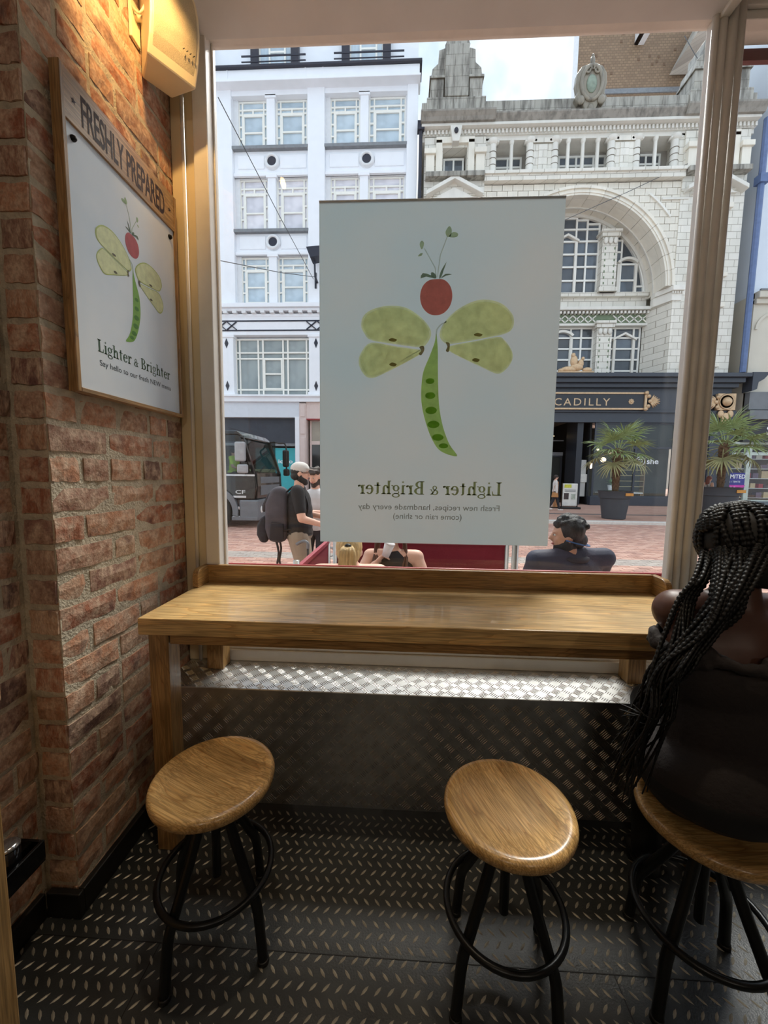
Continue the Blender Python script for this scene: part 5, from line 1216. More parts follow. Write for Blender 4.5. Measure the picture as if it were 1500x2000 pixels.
# ---- palms in tall planters
m_pot = M('planter_charcoal', L(66, 70, 76), .6, 0, .06, 5)
m_trunk = M('palm_fibre', L(104, 82, 62), .95, 0, .4, 14, .8, 30)
m_frond = M('palm_leaf', L(140, 156, 104), .5, 0, .25, 4)
m_frondd = M('dry_palm_leaf', L(150, 148, 104), .6, 0, .2, 4)
def frond_mesh(i):
    r = random.Random(40+i); b = MB(); b.tube([(0, 0, 0), (.28, 0, .06), (.52, 0, .02)], [.014, .011, .008], 5)
    for k in range(19):
        a = R(-108+12*k)+r.uniform(-.05, .05); ln = (.62-.0011*abs(-108+12*k))*r.uniform(.85, 1.08); dr = r.uniform(.10, .26)
        c, s = math.cos(a), math.sin(a); o = Vector((.52, 0, .02)); d = Vector((c, s, 0)); n = Vector((-s, c, 0))
        P = [o+d*ln*t+Vector((0, 0, .05*math.sin(t*PI*.7)-dr*t*t)) for t in (0, .35, .7, 1)]; W_ = (.010, .021, .017, .002)
        vs = []
        for p, w in zip(P, W_): vs += [p-n*w, p+Vector((0, 0, -w*.5)), p+n*w]
        b.add(vs, [f for q in range(3) for f in ((3*q, 3*q+1, 3*q+4, 3*q+3), (3*q+1, 3*q+2, 3*q+5, 3*q+4))])
    return b.mesh('frond', recalc=False)
FR = [frond_mesh(i) for i in range(4)]
for i, f in enumerate(FR): f.materials.append(m_frondd if i == 3 else m_frond)
def palm(x, y, k, label, plabel, seed, th):
    r = random.Random(seed); z0 = PAVE
    pt = thing('planter', (x, y, z0), plabel, 'planter', 'tall charcoal planters on the far pavement')
    MB().lathe([(q*k, z0+h*k) for q, h in ((.36, .002), (.40, .02), (.50, .78), (.545, .80), (.58, 1.05), (.60, 1.07), (.55, 1.07), (.50, .98), (.001, .98))], (x, y, 0), 36).build('tub', m_pot, pt, True, auto=True)
    MB().box(x+.08*k, x+.36*k, y-.585*k, y-.54*k, z0+.90*k, z0+1.0*k).build('brass_plate', M('brass_plate', L(196, 140, 72), .4, .5), pt)
    tz = z0+.982*k
    gc = MB()
    for q in range(70):
        a, d = r.uniform(0, 6.28), r.uniform(.1, .5)*k; p = Vector((x+d*math.cos(a), y+d*math.sin(a), tz)); e = r.uniform(0, 6.28)
        gc.add([p, p+Vector((.05*math.cos(e), .05*math.sin(e), .09)), p+Vector((.09*math.cos(e+.5), .09*math.sin(e+.5), .03))], [(0, 1, 2)])
    pl = thing('palm', (x, y, tz), label, 'palm', 'fan palms on the far pavement')
    stuff(gc.build('ground_cover', M('ground_cover', L(120, 140, 96), .8), pl, recalc=False))
    top = tz+th
    MB().lathe([(.10, tz-.02), (.12, tz+.15*th), (.13, tz+.4*th), (.15, tz+.7*th), (.17, tz+.92*th), (.10, top+.02), (.001, top+.06)], (x, y, 0), 14).build('trunk', m_trunk, pl, True)
    sh = MB()
    for q in range(150):
        a = r.uniform(0, 6.28); h = r.uniform(.12, 1); rr = .12+.06*h; p = Vector((x+rr*math.cos(a), y+rr*math.sin(a), tz+h*th)); d = Vector((math.cos(a)*.07, math.sin(a)*.07, r.uniform(-.02, .11))); t = Vector((-math.sin(a), math.cos(a), 0))*.03
        sh.add([p-t, p+t, p+d], [(0, 1, 2)])
    stuff(sh.build('leaf_bases', m_trunk, pl, recalc=False))
    n = 21
    for q in range(n):
        a = q*2.399+r.uniform(-.3, .3); el = R(68)-R(118)*(q/n)**1.05+r.uniform(-.12, .12)
        f = put('frond', FR[3 if q > n-5 else r.randrange(3)], None, pl, (x+.06*math.cos(a), y+.06*math.sin(a), top-.02*q/n*8), (k*r.uniform(1.08, 1.3),)*3, (r.uniform(-.3, .3), -el, a))
p1 = atz(1198, 1013, PAVE); p2 = atz(1400, 1011, PAVE)
palm(p1.x, 14.95, .98, 'fan palm growing in the planter left of the window mullion', 'charcoal planter left of the mullion by the arcade doorway', 3, 1.62)
palm(12.2, 15.6, 1.14, 'fan palm growing in the planter right of the window mullion', 'charcoal planter right of the mullion near the purple poster', 8, 1.75)

# ---- pavement board
ab = thing('pavement_board', (7.8, 19.2, PAVE), 'white pavement advertising board standing by the arcade doorway', 'sign board')
bc = at(1113, 963, 19.2)
MB().box(bc.x-.36, bc.x+.36, 19.18, 19.24, PAVE+.14, PAVE+1.22).build('panel', M('board_white', L(232, 232, 226), .5), ab, bevel=.02)
MB().box(bc.x-.38, bc.x-.36, 19.16, 19.26, PAVE+.1, PAVE+1.24).box(bc.x+.36, bc.x+.38, 19.16, 19.26, PAVE+.1, PAVE+1.24).build('frame', m_black, ab)
MB().prism([(bc.x-.46, 18.95), (bc.x+.46, 18.95), (bc.x+.46, 19.48), (bc.x-.46, 19.48)], PAVE+.002, PAVE+.10, 'z').build('foot', m_black, ab, bevel=.03)
MB().box(bc.x-.28, bc.x+.05, 19.17, 19.18, PAVE+1.02, PAVE+1.18).build('yellow_flash', M('yellow_print', L(206, 206, 70), .5, 0, .2, 10), ab)
MB().box(bc.x-.28, bc.x-.06, 19.17, 19.18, PAVE+.46, PAVE+.76).build('dark_picture', M('dark_print', L(70, 58, 58), .5, 0, .4, 14), ab)
MB().box(bc.x+.06, bc.x+.26, 19.17, 19.18, PAVE+.46, PAVE+.72).build('pale_picture', M('pale_print', L(180, 190, 176), .5, 0, .3, 14), ab)
for z in (.84, .90): MB().box(bc.x-.26, bc.x+.26, 19.17, 19.18, PAVE+z, PAVE+z+.025).build('text_line', m_lgrey, ab)
b2 = thing('poster_stand', (7.2, 19.6, PAVE), 'narrow orange poster stand behind the white pavement board', 'sign board')
MB().box(bc.x-.62, bc.x-.42, 19.55, 19.6, PAVE+.05, PAVE+1.3).build('panel', M('orange_print', L(196, 140, 96), .5, 0, .35, 7), b2)
MB().box(bc.x-.7, bc.x-.34, 19.45, 19.7, PAVE+.001, PAVE+.05).build('foot', m_black, b2)

# ---- maroon canvas screens round the tables outside
m_canv = M('maroon_canvas', L(128, 30, 48), .8, 0, .05, 4, .2, 200)
m_inox = M('stainless_post', L(178, 176, 172), .3, .85)
def screen(name_label, p, q, z1):
    s = thing('canvas_screen', (p[0], p[1], STREET), name_label, 'screen', 'maroon cafe screens')
    MB().bar((p[0], p[1], STREET+.12+(z1-STREET-.12)/2), (q[0], q[1], STREET+.12+(z1-STREET-.12)/2), .012, z1-STREET-.12).build('canvas', m_canv, s)
    MB().bar((p[0], p[1], z1), (q[0], q[1], z1), .03).build('top_rail', M('maroon_rail_tube', L(150, 60, 72), .5), s)
    for c in (p, q):
        MB().lathe([(.14, STREET+.007), (.14, STREET+.022), (.02, STREET+.03), (.02, z1+.06)], (c[0], c[1], 0), 14).build('post', m_inox, s, True)
screen('maroon canvas screen across the pavement behind the two seated women', (-.60, 3.45), (.93, 3.45), .80)
screen('maroon canvas screen running out from the shop window', (-.655, 2.36), (-.655, 3.40), .80)
sp_ = tag(MB().lathe([(.15, STREET+.007), (.15, STREET+.025), (.028, STREET+.04), (.028, .95), (.02, .97)], (1.005, 3.45, 0), 18).build('barrier_post', m_inox, None, True), 'stainless steel barrier post at the right end of the maroon screen', 'post')

# ---- cafe chairs under the people sitting outside
m_alc = M('brushed_aluminium', L(170, 172, 174), .35, .8)
def make_chair():
    c = thing('cafe_chair', (0, 0, 0), 'x', 'chair', 'aluminium cafe chairs outside')
    MB().box(-.2, .2, -.2, .2, .44, .46).build('seat', m_alc, c, bevel=.01)
    MB().tube(spline([(-.2, -.2, .46), (-.21, -.24, .62), (-.2, -.26, .78), (0, -.28, .80), (.2, -.26, .78), (.21, -.24, .62), (.2, -.2, .46)], 4, False), .012, 8).build('back_frame', m_alc, c, True)
    for z in (.60, .70): MB().tube([(-.2, -.245, z), (0, -.265, z), (.2, -.245, z)], .014, 6, flat=.4).build('back_slat', m_alc, c, True)
    for sx in (-1, 1):
        for sy in (-1, 1): MB().tube([(sx*.18, sy*.18, .45), (sx*.21, sy*.22, 0)], .012, 8).build('leg', m_alc, c, True)
    return c
ch0 = make_chair()

# ================================================================== people
def skin(name, mb, vox, mat, parent, sm=4):
    """merge overlapping limbs into one continuous surface"""
    me = mb.mesh('tmp'); o = D.objects.new('tmp', me); COL.objects.link(o)
    r = o.modifiers.new('r', 'REMESH'); r.mode = 'VOXEL'; r.voxel_size = vox; r.use_smooth_shade = True
    s = o.modifiers.new('s', 'SMOOTH'); s.factor = .5; s.iterations = sm
    bpy.context.view_layer.update(); ev = o.evaluated_get(bpy.context.evaluated_depsgraph_get())
    m2 = D.meshes.new_from_object(ev); D.objects.remove(o, do_unlink=True); D.meshes.remove(me)
    m2.name = name; m2.materials.clear(); m2.materials.append(mat)
    m2.polygons.foreach_set('use_smooth', [True]*len(m2.polygons))
    return put(name, m2, mat, parent)
def ik(a, c, l1, l2, pole):
    a, c, pole = Vector(a), Vector(c), Vector(pole); d = c-a; L_ = min(d.length, (l1+l2)*.999); d.normalize()
    x = (l1*l1-l2*l2+L_*L_)/(2*L_); h = math.sqrt(max(0, l1*l1-x*x)); p = (pole-d*pole.dot(d)).normalized(); return a+d*x+p*h
def hand(b, wrist, fwd, palm, side, curl=.6, s=1.0):
    """palm, four bent fingers of different length and a thumb leaving the side of the palm"""
    f = Vector(fwd).normalized(); n = Vector(palm).normalized(); n = (n-f*n.dot(f)).normalized(); t = f.cross(n)*side
    w = Vector(wrist)
    rot = Matrix((t, f, n)).transposed()
    b.ball(w+f*.045*s, (.040*s, .048*s, .016*s), 10, 8, rot)
    for k, (off, ln) in enumerate(((.028, .068), (.010, .078), (-.009, .072), (-.027, .056))):
        p = w+f*.082*s+t*off*s; c1 = curl*.7; d1 = f*math.cos(c1)+n*math.sin(c1); q = p+d1*ln*.45*s
        c2 = curl*1.7; d2 = f*math.cos(c2)+n*math.sin(c2); e = q+d2*ln*.5*s
        b.cap(p, q, .0095*s, .0088*s, 8); b.cap(q, e, .0088*s, .0075*s, 8)
    p = w+f*.028*s+t*.034*s; q = p+(f*.6+t*.7+n*.35).normalized()*.035*s; e = q+(f*.85+t*.15+n*.5).normalized()*.03*s
    b.cap(p, q, .012*s, .0105*s, 8); b.cap(q, e, .0105*s, .0085*s, 8)
def head(b, c, fwd, s=1.0, tilt=0):
    """skull, jaw, nose, ears, brow; c = centre of the head"""
    f = Vector(fwd).normalized(); u = Vector((0, 0, 1)); r = f.cross(u).normalized(); u = r.cross(f)
    rot = Matrix((r, f, u)).transposed(); c = Vector(c)
    P = lambda x, y, z: c+(r*x+f*y+u*z)*s
    b.ball(P(0, -.008, .028), (.076*s, .096*s, .092*s), 16, 12, rot); b.ball(P(0, .022, -.045), (.058*s, .066*s, .066*s), 14, 10, rot)
    b.ball(P(0, .050, -.090), (.030*s, .028*s, .022*s), 10, 8, rot)
    b.cap(P(0, .088, .015), P(0, .104, -.018), .011*s, .015*s, 8)
    for q in (-1, 1):
        b.ball(P(q*.078, -.008, -.005), (.010*s, .020*s, .032*s), 8, 6, rot); b.ball(P(q*.03, .080, .028), (.022*s, .012*s, .008*s), 8, 6, rot)
        b.ball(P(q*.036, .062, -.022), (.022*s, .020*s, .024*s), 8, 6, rot)
    return P, rot
def face(P, rot, parent, s, m_lip):
    e = MB()
    for q in (-1, 1): e.ball(P(q*.031, .078, .010), (.012*s, .010*s, .008*s), 8, 6, rot)
    ey = e.build('eyes', M('eye_white', L(222, 216, 208), .3), parent, True)
    e = MB()
    for q in (-1, 1): e.ball(P(q*.031, .0845, .010), (.006*s, .005*s, .006*s), 8, 6, rot)
    e.build('irises', M('iris', L(44, 32, 24), .3), parent, True)
    MB().ball(P(0, .086, -.052), (.024*s, .010*s, .0075*s), 10, 6, rot).build('mouth', m_lip, parent, True)
m_skin_l = M('fair_skin', L(222, 176, 154), .5, 0, .06, 20); m_skin_b = M('brown_skin', L(84, 54, 44), .45, 0, .08, 20); m_skin_t = M('tan_skin', L(196, 148, 122), .5, 0, .06, 20)
m_lip = M('lip', L(176, 106, 100), .45)
def hairm(name, c): return M(name, c, .5, 0, .35, 70, .6, 160, (1, 1, .12))
m_hblack = hairm('black_hair', L(26, 24, 24)); m_hbrown = hairm('brown_hair', L(92, 60, 44)); m_hblond = hairm('blond_hair', L(196, 164, 112)); m_hdark = hairm('dark_brown_hair', L(52, 40, 34))
def stand(root, h, fwdx=0, skinm=None, top=None, bottom=None, shoe=None, lh=None, rh=None, leg=((-.0, .0), (.0, .0)), shorts=False, sleeve=1, vox=.016, w=1.0, headdir=(0, 1, 0), hv=.0, tucked=False, curl=.5, skirt=False):
    """standing figure facing +Y at the origin; lh / rh = wrist positions; leg = foot offsets in y"""
    S = h; sh = [Vector((q*.112*S*w, 0, .815*S)) for q in (-1, 1)]; hip = [Vector((q*.052*S*w, 0, .52*S)) for q in (-1, 1)]
    b = MB(); P, rot = head(b, (0, .012*S, .925*S), headdir, S/1.78)
    b.cap((0, -.004, .80*S), (0, .008, .875*S), .034*S, .033*S)
    torso = [((0, .0, .735*S), (.100*S*w, .062*S*w, .105*S)), ((0, .006*S, .635*S), (.094*S*w, .066*S*w, .095*S)), ((0, 0, .545*S), (.096*S*w, .070*S*w, .065*S))]
    for c, r in torso: b.ball(c, r, 16, 10)
    arms = []
    for i, q in enumerate((-1, 1)):
        wr = (lh, rh)[i] or Vector((q*.15*S*w, .02*S, .475*S)); wr = Vector(wr)
        el = ik(sh[i], wr, .172*S, .150*S, (q*.5, -.6, -.5)); arms.append((sh[i], el, wr))
        b.cap(sh[i], el, .031*S*w, .026*S); b.cap(el, wr, .025*S, .017*S)
        hand(b, wr, (wr-el), (-q*.8, .0, .3) if (lh, rh)[i] is None else (0, -.2, -1) if False else (-q, .2, .2), q, curl, S/1.78)
    legs = []
    for i, q in enumerate((-1, 1)):
        an = Vector((q*.055*S*w, leg[i][0], .045*S+leg[i][1])); kn = ik(hip[i], an, .245*S, .238*S, (0, 1, 0)); legs.append((hip[i], kn, an))
        b.cap(hip[i], kn, .050*S*w, .034*S); b.cap(kn, an, .034*S, .022*S); b.cap(an-Vector((0, .02, .03*S)), an+Vector((0, .085*S, -.03*S)), .024*S, .018*S)
    body = skin('body', b, vox, skinm, root)
    face(P, rot, body, S/1.78, m_lip)
    if top:
        t = MB(); e = .010
        for c, r in torso[:2]: t.ball(c, tuple(v+e for v in r), 16, 10)
        for zz in (.69, .59): t.ball((0, .004*S, zz*S), (.098*S*w+e, .066*S*w+e, .09*S), 16, 10)
        if not tucked: t.ball(torso[2][0], tuple(v+e+.004 for v in torso[2][1]), 16, 10)
        t.cap((0, 0, .79*S), (0, .002, .82*S), .05*S, .036*S)
        for a, el, wr in arms:
            k = a.lerp(el, .72) if sleeve == 1 else el
            if sleeve: t.cap(a, k, .036*S*w, .034*S)
            if sleeve == 2: t.cap(el, el.lerp(wr, .9), .032*S, .024*S)
        skin('top', t, vox, top, root)
    if bottom:
        t = MB(); t.ball((0, 0, .53*S), (.100*S*w, .074*S*w, .062*S), 16, 10)
        for a, kn, an in legs:
            if skirt: t.cap(a, kn.lerp(a, .1), .062*S*w, .060*S)
            elif shorts: t.cap(a, kn-Vector((0, 0, .0)), .058*S*w, .050*S)
            else: t.cap(a, kn, .056*S*w, .040*S); t.cap(kn, an, .040*S, .030*S)
        skin('shorts' if shorts else 'skirt' if skirt else 'trousers', t, vox, bottom, root)
    if shoe:
        for a, kn, an in legs: skin('shoe', MB().cap(an-Vector((0, .025, .028*S)), an+Vector((0, .09*S, -.030*S)), .028*S, .022*S), .012, shoe, root)
    return P, rot, body, arms, legs
def sit(root, z_seat, skinm, top, bottom, shoe, headc=(0, .05, 1.19), headdir=(0, 1, 0), lh=None, rh=None, w=1.0, sleeve=1, vox=.014, lean=.05, curl=.6, z0=0, up=0):
    """seated figure facing +Y, pelvis over the origin; heights measured from the ground"""
    b = MB(); P, rot = head(b, headc, headdir, .97); hc = Vector(headc)
    sz = z_seat+.56+up; sh = [Vector((q*.19*w, lean, sz)) for q in (-1, 1)]
    b.cap((0, lean-.01, sz+.0), (hc.x, hc.y-.01, hc.z-.08), .058, .052)
    torso = [((0, lean, sz-.12), (.165*w, .105, .17)), ((0, lean*.6, sz-.30), (.150*w, .105, .16)), ((0, 0, z_seat+.10), (.175*w, .13, .115))]
    for c, r in torso: b.ball(c, r, 16, 10)
    b.cap(sh[0], sh[1], .058, .058)
    arms = []
    for i, q in enumerate((-1, 1)):
        wr = Vector((lh, rh)[i] or (q*.16, .34, z_seat+.20)); el = ik(sh[i], wr, .295, .255, (q*.8, -.3, -.6)); arms.append((sh[i], el, wr))
        b.cap(sh[i], el, .052, .042); b.cap(el, wr, .041, .029); hand(b, wr, wr-el, (-q*.6, .3, -.5), q, curl, .95)
    legs = []
    for i, q in enumerate((-1, 1)):
        hp = Vector((q*.085*w, .0, z_seat+.075)); kn = Vector((q*.10, .44, z_seat+.06)); an = Vector((q*.10, .42, z0+.075)); legs.append((hp, kn, an))
        b.cap(hp, kn, .085, .060); b.cap(kn, an, .056, .038); b.cap(an-Vector((0, .02, .035)), an+Vector((0, .14, -.04)), .036, .028)
    body = skin('body', b, vox, skinm, root); face(P, rot, body, .97, m_lip)
    if top:
        t = MB(); e = .012
        for c, r in torso: t.ball(c, tuple(v+e for v in r), 16, 10)
        if sleeve: t.cap((0, lean, sz-.02), (0, lean, sz+.02), .085, .064); t.cap(sh[0], sh[1], .070, .070); t.cap((0, lean, sz+.03), sh[0], .06, .055); t.cap((0, lean, sz+.03), sh[1], .06, .055)
        for a, el, wr in arms:
            if sleeve: t.cap(a, a.lerp(el, .7) if sleeve == 1 else el, .062, .056)
            if sleeve == 2: t.cap(el, el.lerp(wr, .9), .053, .04)
        skin('top', t, vox, top, root)
    if bottom:
        t = MB(); t.ball((0, 0, z_seat+.095), (.185*w, .14, .105), 16, 10)
        for hp, kn, an in legs: t.cap(hp, kn, .096, .072); t.cap(kn, an, .066, .048)
        skin('trousers', t, vox, bottom, root)
    if shoe:
        for hp, kn, an in legs: skin('shoe', MB().cap(an-Vector((0, .03, .032)), an+Vector((0, .15, -.038)), .042, .033), .012, shoe, root)
    return P, rot, body, arms, legs
def hairball(P, s, parts, rot):
    b = MB()
    for x, y, z, rx, ry, rz in parts: b.ball(P(x, y, z), (rx*s, ry*s, rz*s), 14, 10, rot)
    return b
CAPHAIR = [(0, -.014, .036, .084, .100, .090), (0, -.055, -.02, .074, .056, .07)]
def person(label, group=None): return thing('person', (0, 0, 0), label, 'person', group)
def place(root, x, y, z, deg): root.location = (x, y, z); root.rotation_euler = (0, 0, R(deg))

# man in cap with rucksack, side on, facing right and away a little
m_tee = M('black_tee', L(34, 34, 37), .85, 0, .15, 12, .2, 200); m_khaki = M('khaki_shorts', L(150, 138, 122), .9, 0, .10, 7, .3, 120)
m_pack = M('grey_rucksack', L(74, 72, 80), .8, 0, .2, 9, .3, 150); m_packd = M('dark_rucksack', L(40, 40, 46), .8, 0, .2, 9, .3, 150)
m_capw = M('pale_cap', L(206, 204, 200), .9, 0, .06, 12, .2, 200); m_shoe = M('dark_shoe', L(40, 38, 38), .6)
pA = person('bearded man in pale cap and black T-shirt carrying a rucksack')
P_, rot_, body_, arms_, legs_ = stand(pA, 1.77, 0, m_skin_l, m_tee, m_khaki, m_shoe, lh=(-.17, .30, 1.12), rh=(.23, .28, 1.07), shorts=True, sleeve=1, vox=.011, w=1.22, curl=.8, tucked=False)
hairball(P_, 1, [(0, -.045, -.02, .079, .07, .06), (0, -.02, .03, .082, .098, .07)], rot_).build('hair', m_hblack, pA, True)
bd = MB().ball(P_(0, .010, -.068), (.066, .072, .060), 16, 12, rot_).ball(P_(0, .050, -.104), (.042, .038, .032), 12, 8, rot_)
for q_ in (-1, 1): bd.ball(P_(q_*.060, -.004, -.030), (.018, .026, .040), 10, 8, rot_)
skin('beard', bd, .009, m_hblack, pA, 2)
cp = MB().ball(P_(0, -.006, .062), (.088, .108, .078), 18, 12, rot_).build('cap', m_capw, pA, True)
MB().add([P_(*q) for q in ((-.075, .075, .055), (-.06, .16, .040), (0, .195, .042), (.06, .16, .040), (.075, .075, .055), (-.075, .075, .067), (-.06, .16, .050), (0, .195, .052), (.06, .16, .050), (.075, .075, .067))], [(0, 1, 2, 3, 4), (9, 8, 7, 6, 5), (0, 5, 6, 1), (1, 6, 7, 2), (2, 7, 8, 3), (3, 8, 9, 4), (4, 9, 5, 0)]).build('peak', m_capw, cp)
MB().tube([P_(-.078, .02, .012), P_(-.045, .092, .012), P_(.045, .092, .012), P_(.078, .02, .012)], .004, 6).build('glasses', m_black, pA)
pk = thing('rucksack', (0, 0, 0), 'grey rucksack with dangling straps on the capped man\'s back', 'rucksack')
def bag(name, prof, w, mat, par, bev): o = MB().prism(prof, -w, w, 'x').build(name, mat, par, True, bev); o.modifiers['bevel'].segments = 4; return o
mb_ = bag('main_bag', [(-.12, .90), (-.12, 1.44), (-.20, 1.50), (-.29, 1.47), (-.36, 1.30), (-.37, 1.02), (-.33, .88), (-.2, .85)], .155, m_pack, pk, .05)
bag('front_pocket', [(-.34, .86), (-.34, 1.14), (-.40, 1.16), (-.455, 1.06), (-.46, .95), (-.42, .86)], .13, m_packd, pk, .04)
bag('top_pocket', [(-.30, 1.22), (-.26, 1.44), (-.33, 1.42), (-.40, 1.28), (-.40, 1.20)], .11, m_packd, pk, .03)
for s in (-1, 1): bag('side_pocket', [(-.16, .88), (-.16, 1.08), (-.30, 1.10), (-.32, .90)], .02, m_packd, pk, .015).location = (s*.165, 0, 0)
MB().tube([(0, -.34, 1.20), (0, -.37, 1.30), (0, -.32, 1.42)], .008, 6).tube([(-.15, -.2, 1.2), (-.16, -.32, 1.12), (-.1, -.42, 1.06)], .008, 6).build('zip', m_packd, pk, True)
for s in (-1, 1):
    MB().tube(spline([(s*.10, -.14, 1.42), (s*.125, -.03, 1.50), (s*.135, .085, 1.38), (s*.15, .11, 1.22), (s*.17, .02, 1.05), (s*.15, -.16, 1.0)], 4, False), .024, 8, flat=.35).build('shoulder_strap', m_packd, pk, True)
    MB().tube(spline([(s*.13, -.25, .90), (s*.14, -.22, .75), (s*.13, -.24, .60), (s*.14, -.22, .52)], 3, False), .012, 6, flat=.3).build('dangling_strap', m_packd, pk, True)
MB().tube(spline([(-.16, -.12, .97), (-.20, .02, .95), (-.1, .13, .94), (.1, .13, .94), (.20, .02, .95), (.16, -.12, .97)], 4, False), .018, 6, flat=.4).build('waist_strap', m_packd, pk, True)
for r_ in (pA, pk): place(r_, -1.20, 4.45, STREET+.007, -78)
cane = thing('walking_stick', (-1.05, 4.3, STREET), 'black walking stick with a grey handle beside the capped man', 'walking stick')
MB().tube([(-.98, 4.05, STREET+.01), (-1.0, 4.05, .62)], .011, 8).build('shaft', m_black, cane, True)
MB().tube(spline([(-1.0, 4.05, .60), (-1.0, 4.05, .66), (-1.05, 4.06, .68), (-1.13, 4.08, .64)], 4, False), .017, 8).build('handle', m_lgrey, cane, True)

# bearded man in grey shirt facing him
m_wshirt = M('pale_grey_shirt', L(206, 208, 212), .85, 0, .08, 9, .2, 150); m_jeans = M('dark_jeans', L(48, 50, 58), .85, 0, .15, 12)
pB = person('dark-haired bearded man in pale grey T-shirt facing the capped man')
P_, rot_, body_, arms_, legs_ = stand(pB, 1.72, 0, m_skin_l, m_wshirt, m_jeans, m_shoe, lh=(-.04, .30, 1.16), rh=(.10, .30, 1.20), sleeve=1, vox=.012, w=1.12, headdir=(.25, 1, -.25), curl=.9)
hr_ = MB()
for k in range(26):
    a, e = rnd.uniform(0, 6.28), rnd.uniform(.1, 1.0); hr_.ball(P_(.072*math.cos(a)*math.cos(e), -.015+.085*math.sin(a)*math.cos(e), .05+.085*math.sin(e)), .034, 8, 6)
for k in range(6): hr_.ball(P_(-.05+.02*k, .078, .075), .024, 8, 6)
skin('hair', hr_, .011, m_hdark, pB, 2)
bd = MB().ball(P_(0, .010, -.068), (.066, .072, .060), 16, 12, rot_).ball(P_(0, .050, -.104), (.042, .038, .032), 12, 8, rot_)
for q_ in (-1, 1): bd.ball(P_(q_*.060, -.004, -.030), (.018, .026, .040), 10, 8, rot_)
skin('beard', bd, .009, m_hdark, pB, 2)
place(pB, -1.16, 5.15, STREET+.007, 172)
# person in white shirt seated behind the screen
m_white = M('white_shirt', L(226, 222, 224), .8, 0, .05, 8, .3, 60); m_darkc = M('dark_cloth', L(30, 30, 34), .85, 0, .15, 10)
pC = person('person in loose white shirt seated just left of the poster edge')
P_, rot_, b_, a_, l_ = sit(pC, .46, m_skin_l, m_white, m_darkc, m_shoe, headc=(0, .08, 1.22), sleeve=2, w=1.05, vox=.016)
hairball(P_, 1, CAPHAIR, rot_).build('hair', m_hdark, pC, True)
place(pC, -.62, 4.15, STREET+.007, 250)
cC = dup(ch0, (-.62, 4.15, STREET+.006), R(250), 'aluminium cafe chair under the person in white shirt')
# blonde woman by the window, her back to us
pD = person('blonde woman with a ponytail seated outside, back to the window')
P_, rot_, b_, a_, l_ = sit(pD, .46, m_skin_l, M('grey_vest', L(120, 112, 116), .85), m_darkc, m_shoe, headc=(0, .02, 1.16), sleeve=0, vox=.012)
hd = hairball(P_, 1, [(0, -.012, .034, .083, .100, .092), (0, -.05, .0, .074, .06, .075)], rot_).build('hair', m_hblond, pD, True)
pt_ = MB()
for k in range(16):
    x = -.02+.04*rnd.random(); pt_.tube(spline([P_(x, -.10, .05), P_(x*2.2, -.15, .03), P_(x*2.6, -.155, -.08), P_(x*2.2, -.13, -.22)], 4, False), [.012]*12+[.004], 6)
pt_.build('ponytail', m_hblond, hd, True)
MB().lathe([(.02, -.01), (.024, 0), (.02, .01)], P_(0, -.118, .05), 12, axis='y').build('hair_tie', m_black, hd, True)
place(pD, -.325, 2.36, STREET+.007, 4)
dup(ch0, (-.325, 2.36, STREET+.006), R(4), 'aluminium cafe chair under the blonde woman')
# long-haired woman holding a cup
pE = person('long-haired woman lifting a white paper cup at the table outside')
P_, rot_, b_, a_, l_ = sit(pE, .46, m_skin_l, M('black_camisole', L(40, 36, 38), .85), m_darkc, m_shoe, headc=(.02, .05, 1.20), headdir=(0, 1, -.1), sleeve=0, lh=(-.16, .28, .62), rh=(.13, .16, .98), vox=.009, curl=1.0, w=.92)
hl = MB()
hl.ball(P_(0, -.012, .034), (.084, .1, .092), 14, 10)
for k in range(70):
    s = -1 if k % 2 else 1; u = rnd.random()
    hl.tube(spline([P_(s*.02, -.02+.04*u, .118), P_(s*(.086), -.05+.08*u, .03), P_(s*(.10+.02*u), -.05+.09*u, -.12), P_(s*(.07+.06*rnd.random()), .07+.05*u, -.24), P_(s*(.06+.06*rnd.random()), .12+.02*u, -.34), P_(s*(.05+.07*rnd.random()), .125+.02*u, -.48)], 4, False), [.011]*19+[.008, .003], 5)
hl.build('hair', m_hbrown, pE, True)
place(pE, -.06, 2.98, STREET+.007, 178)
MB().tube([a_[1][2]+Vector((0, 0, -.0)), a_[1][2]+Vector((.0, .002, .012))], .033, 12).build('bracelet', m_black, pE, True)
dup(ch0, (-.06, 2.98, STREET+.006), R(178), 'aluminium cafe chair under the long-haired woman')
cup = thing('paper_cup', (0, 0, 0), 'white paper cup in the long-haired woman\'s hand', 'cup')
MB().lathe([(.027, -.05), (.038, .05), (.036, .05), (.026, -.047)], (0, 0, 0), 20).build('cup_wall', m_white, cup, True)
MB().lathe([(.039, .05), (.040, .056), (.034, .062), (.001, .062)], (0, 0, 0), 20).build('lid', m_white, cup, True)
cup.location = at(757, 1074, 2.80); cup.rotation_euler = (R(10), R(18), 0)
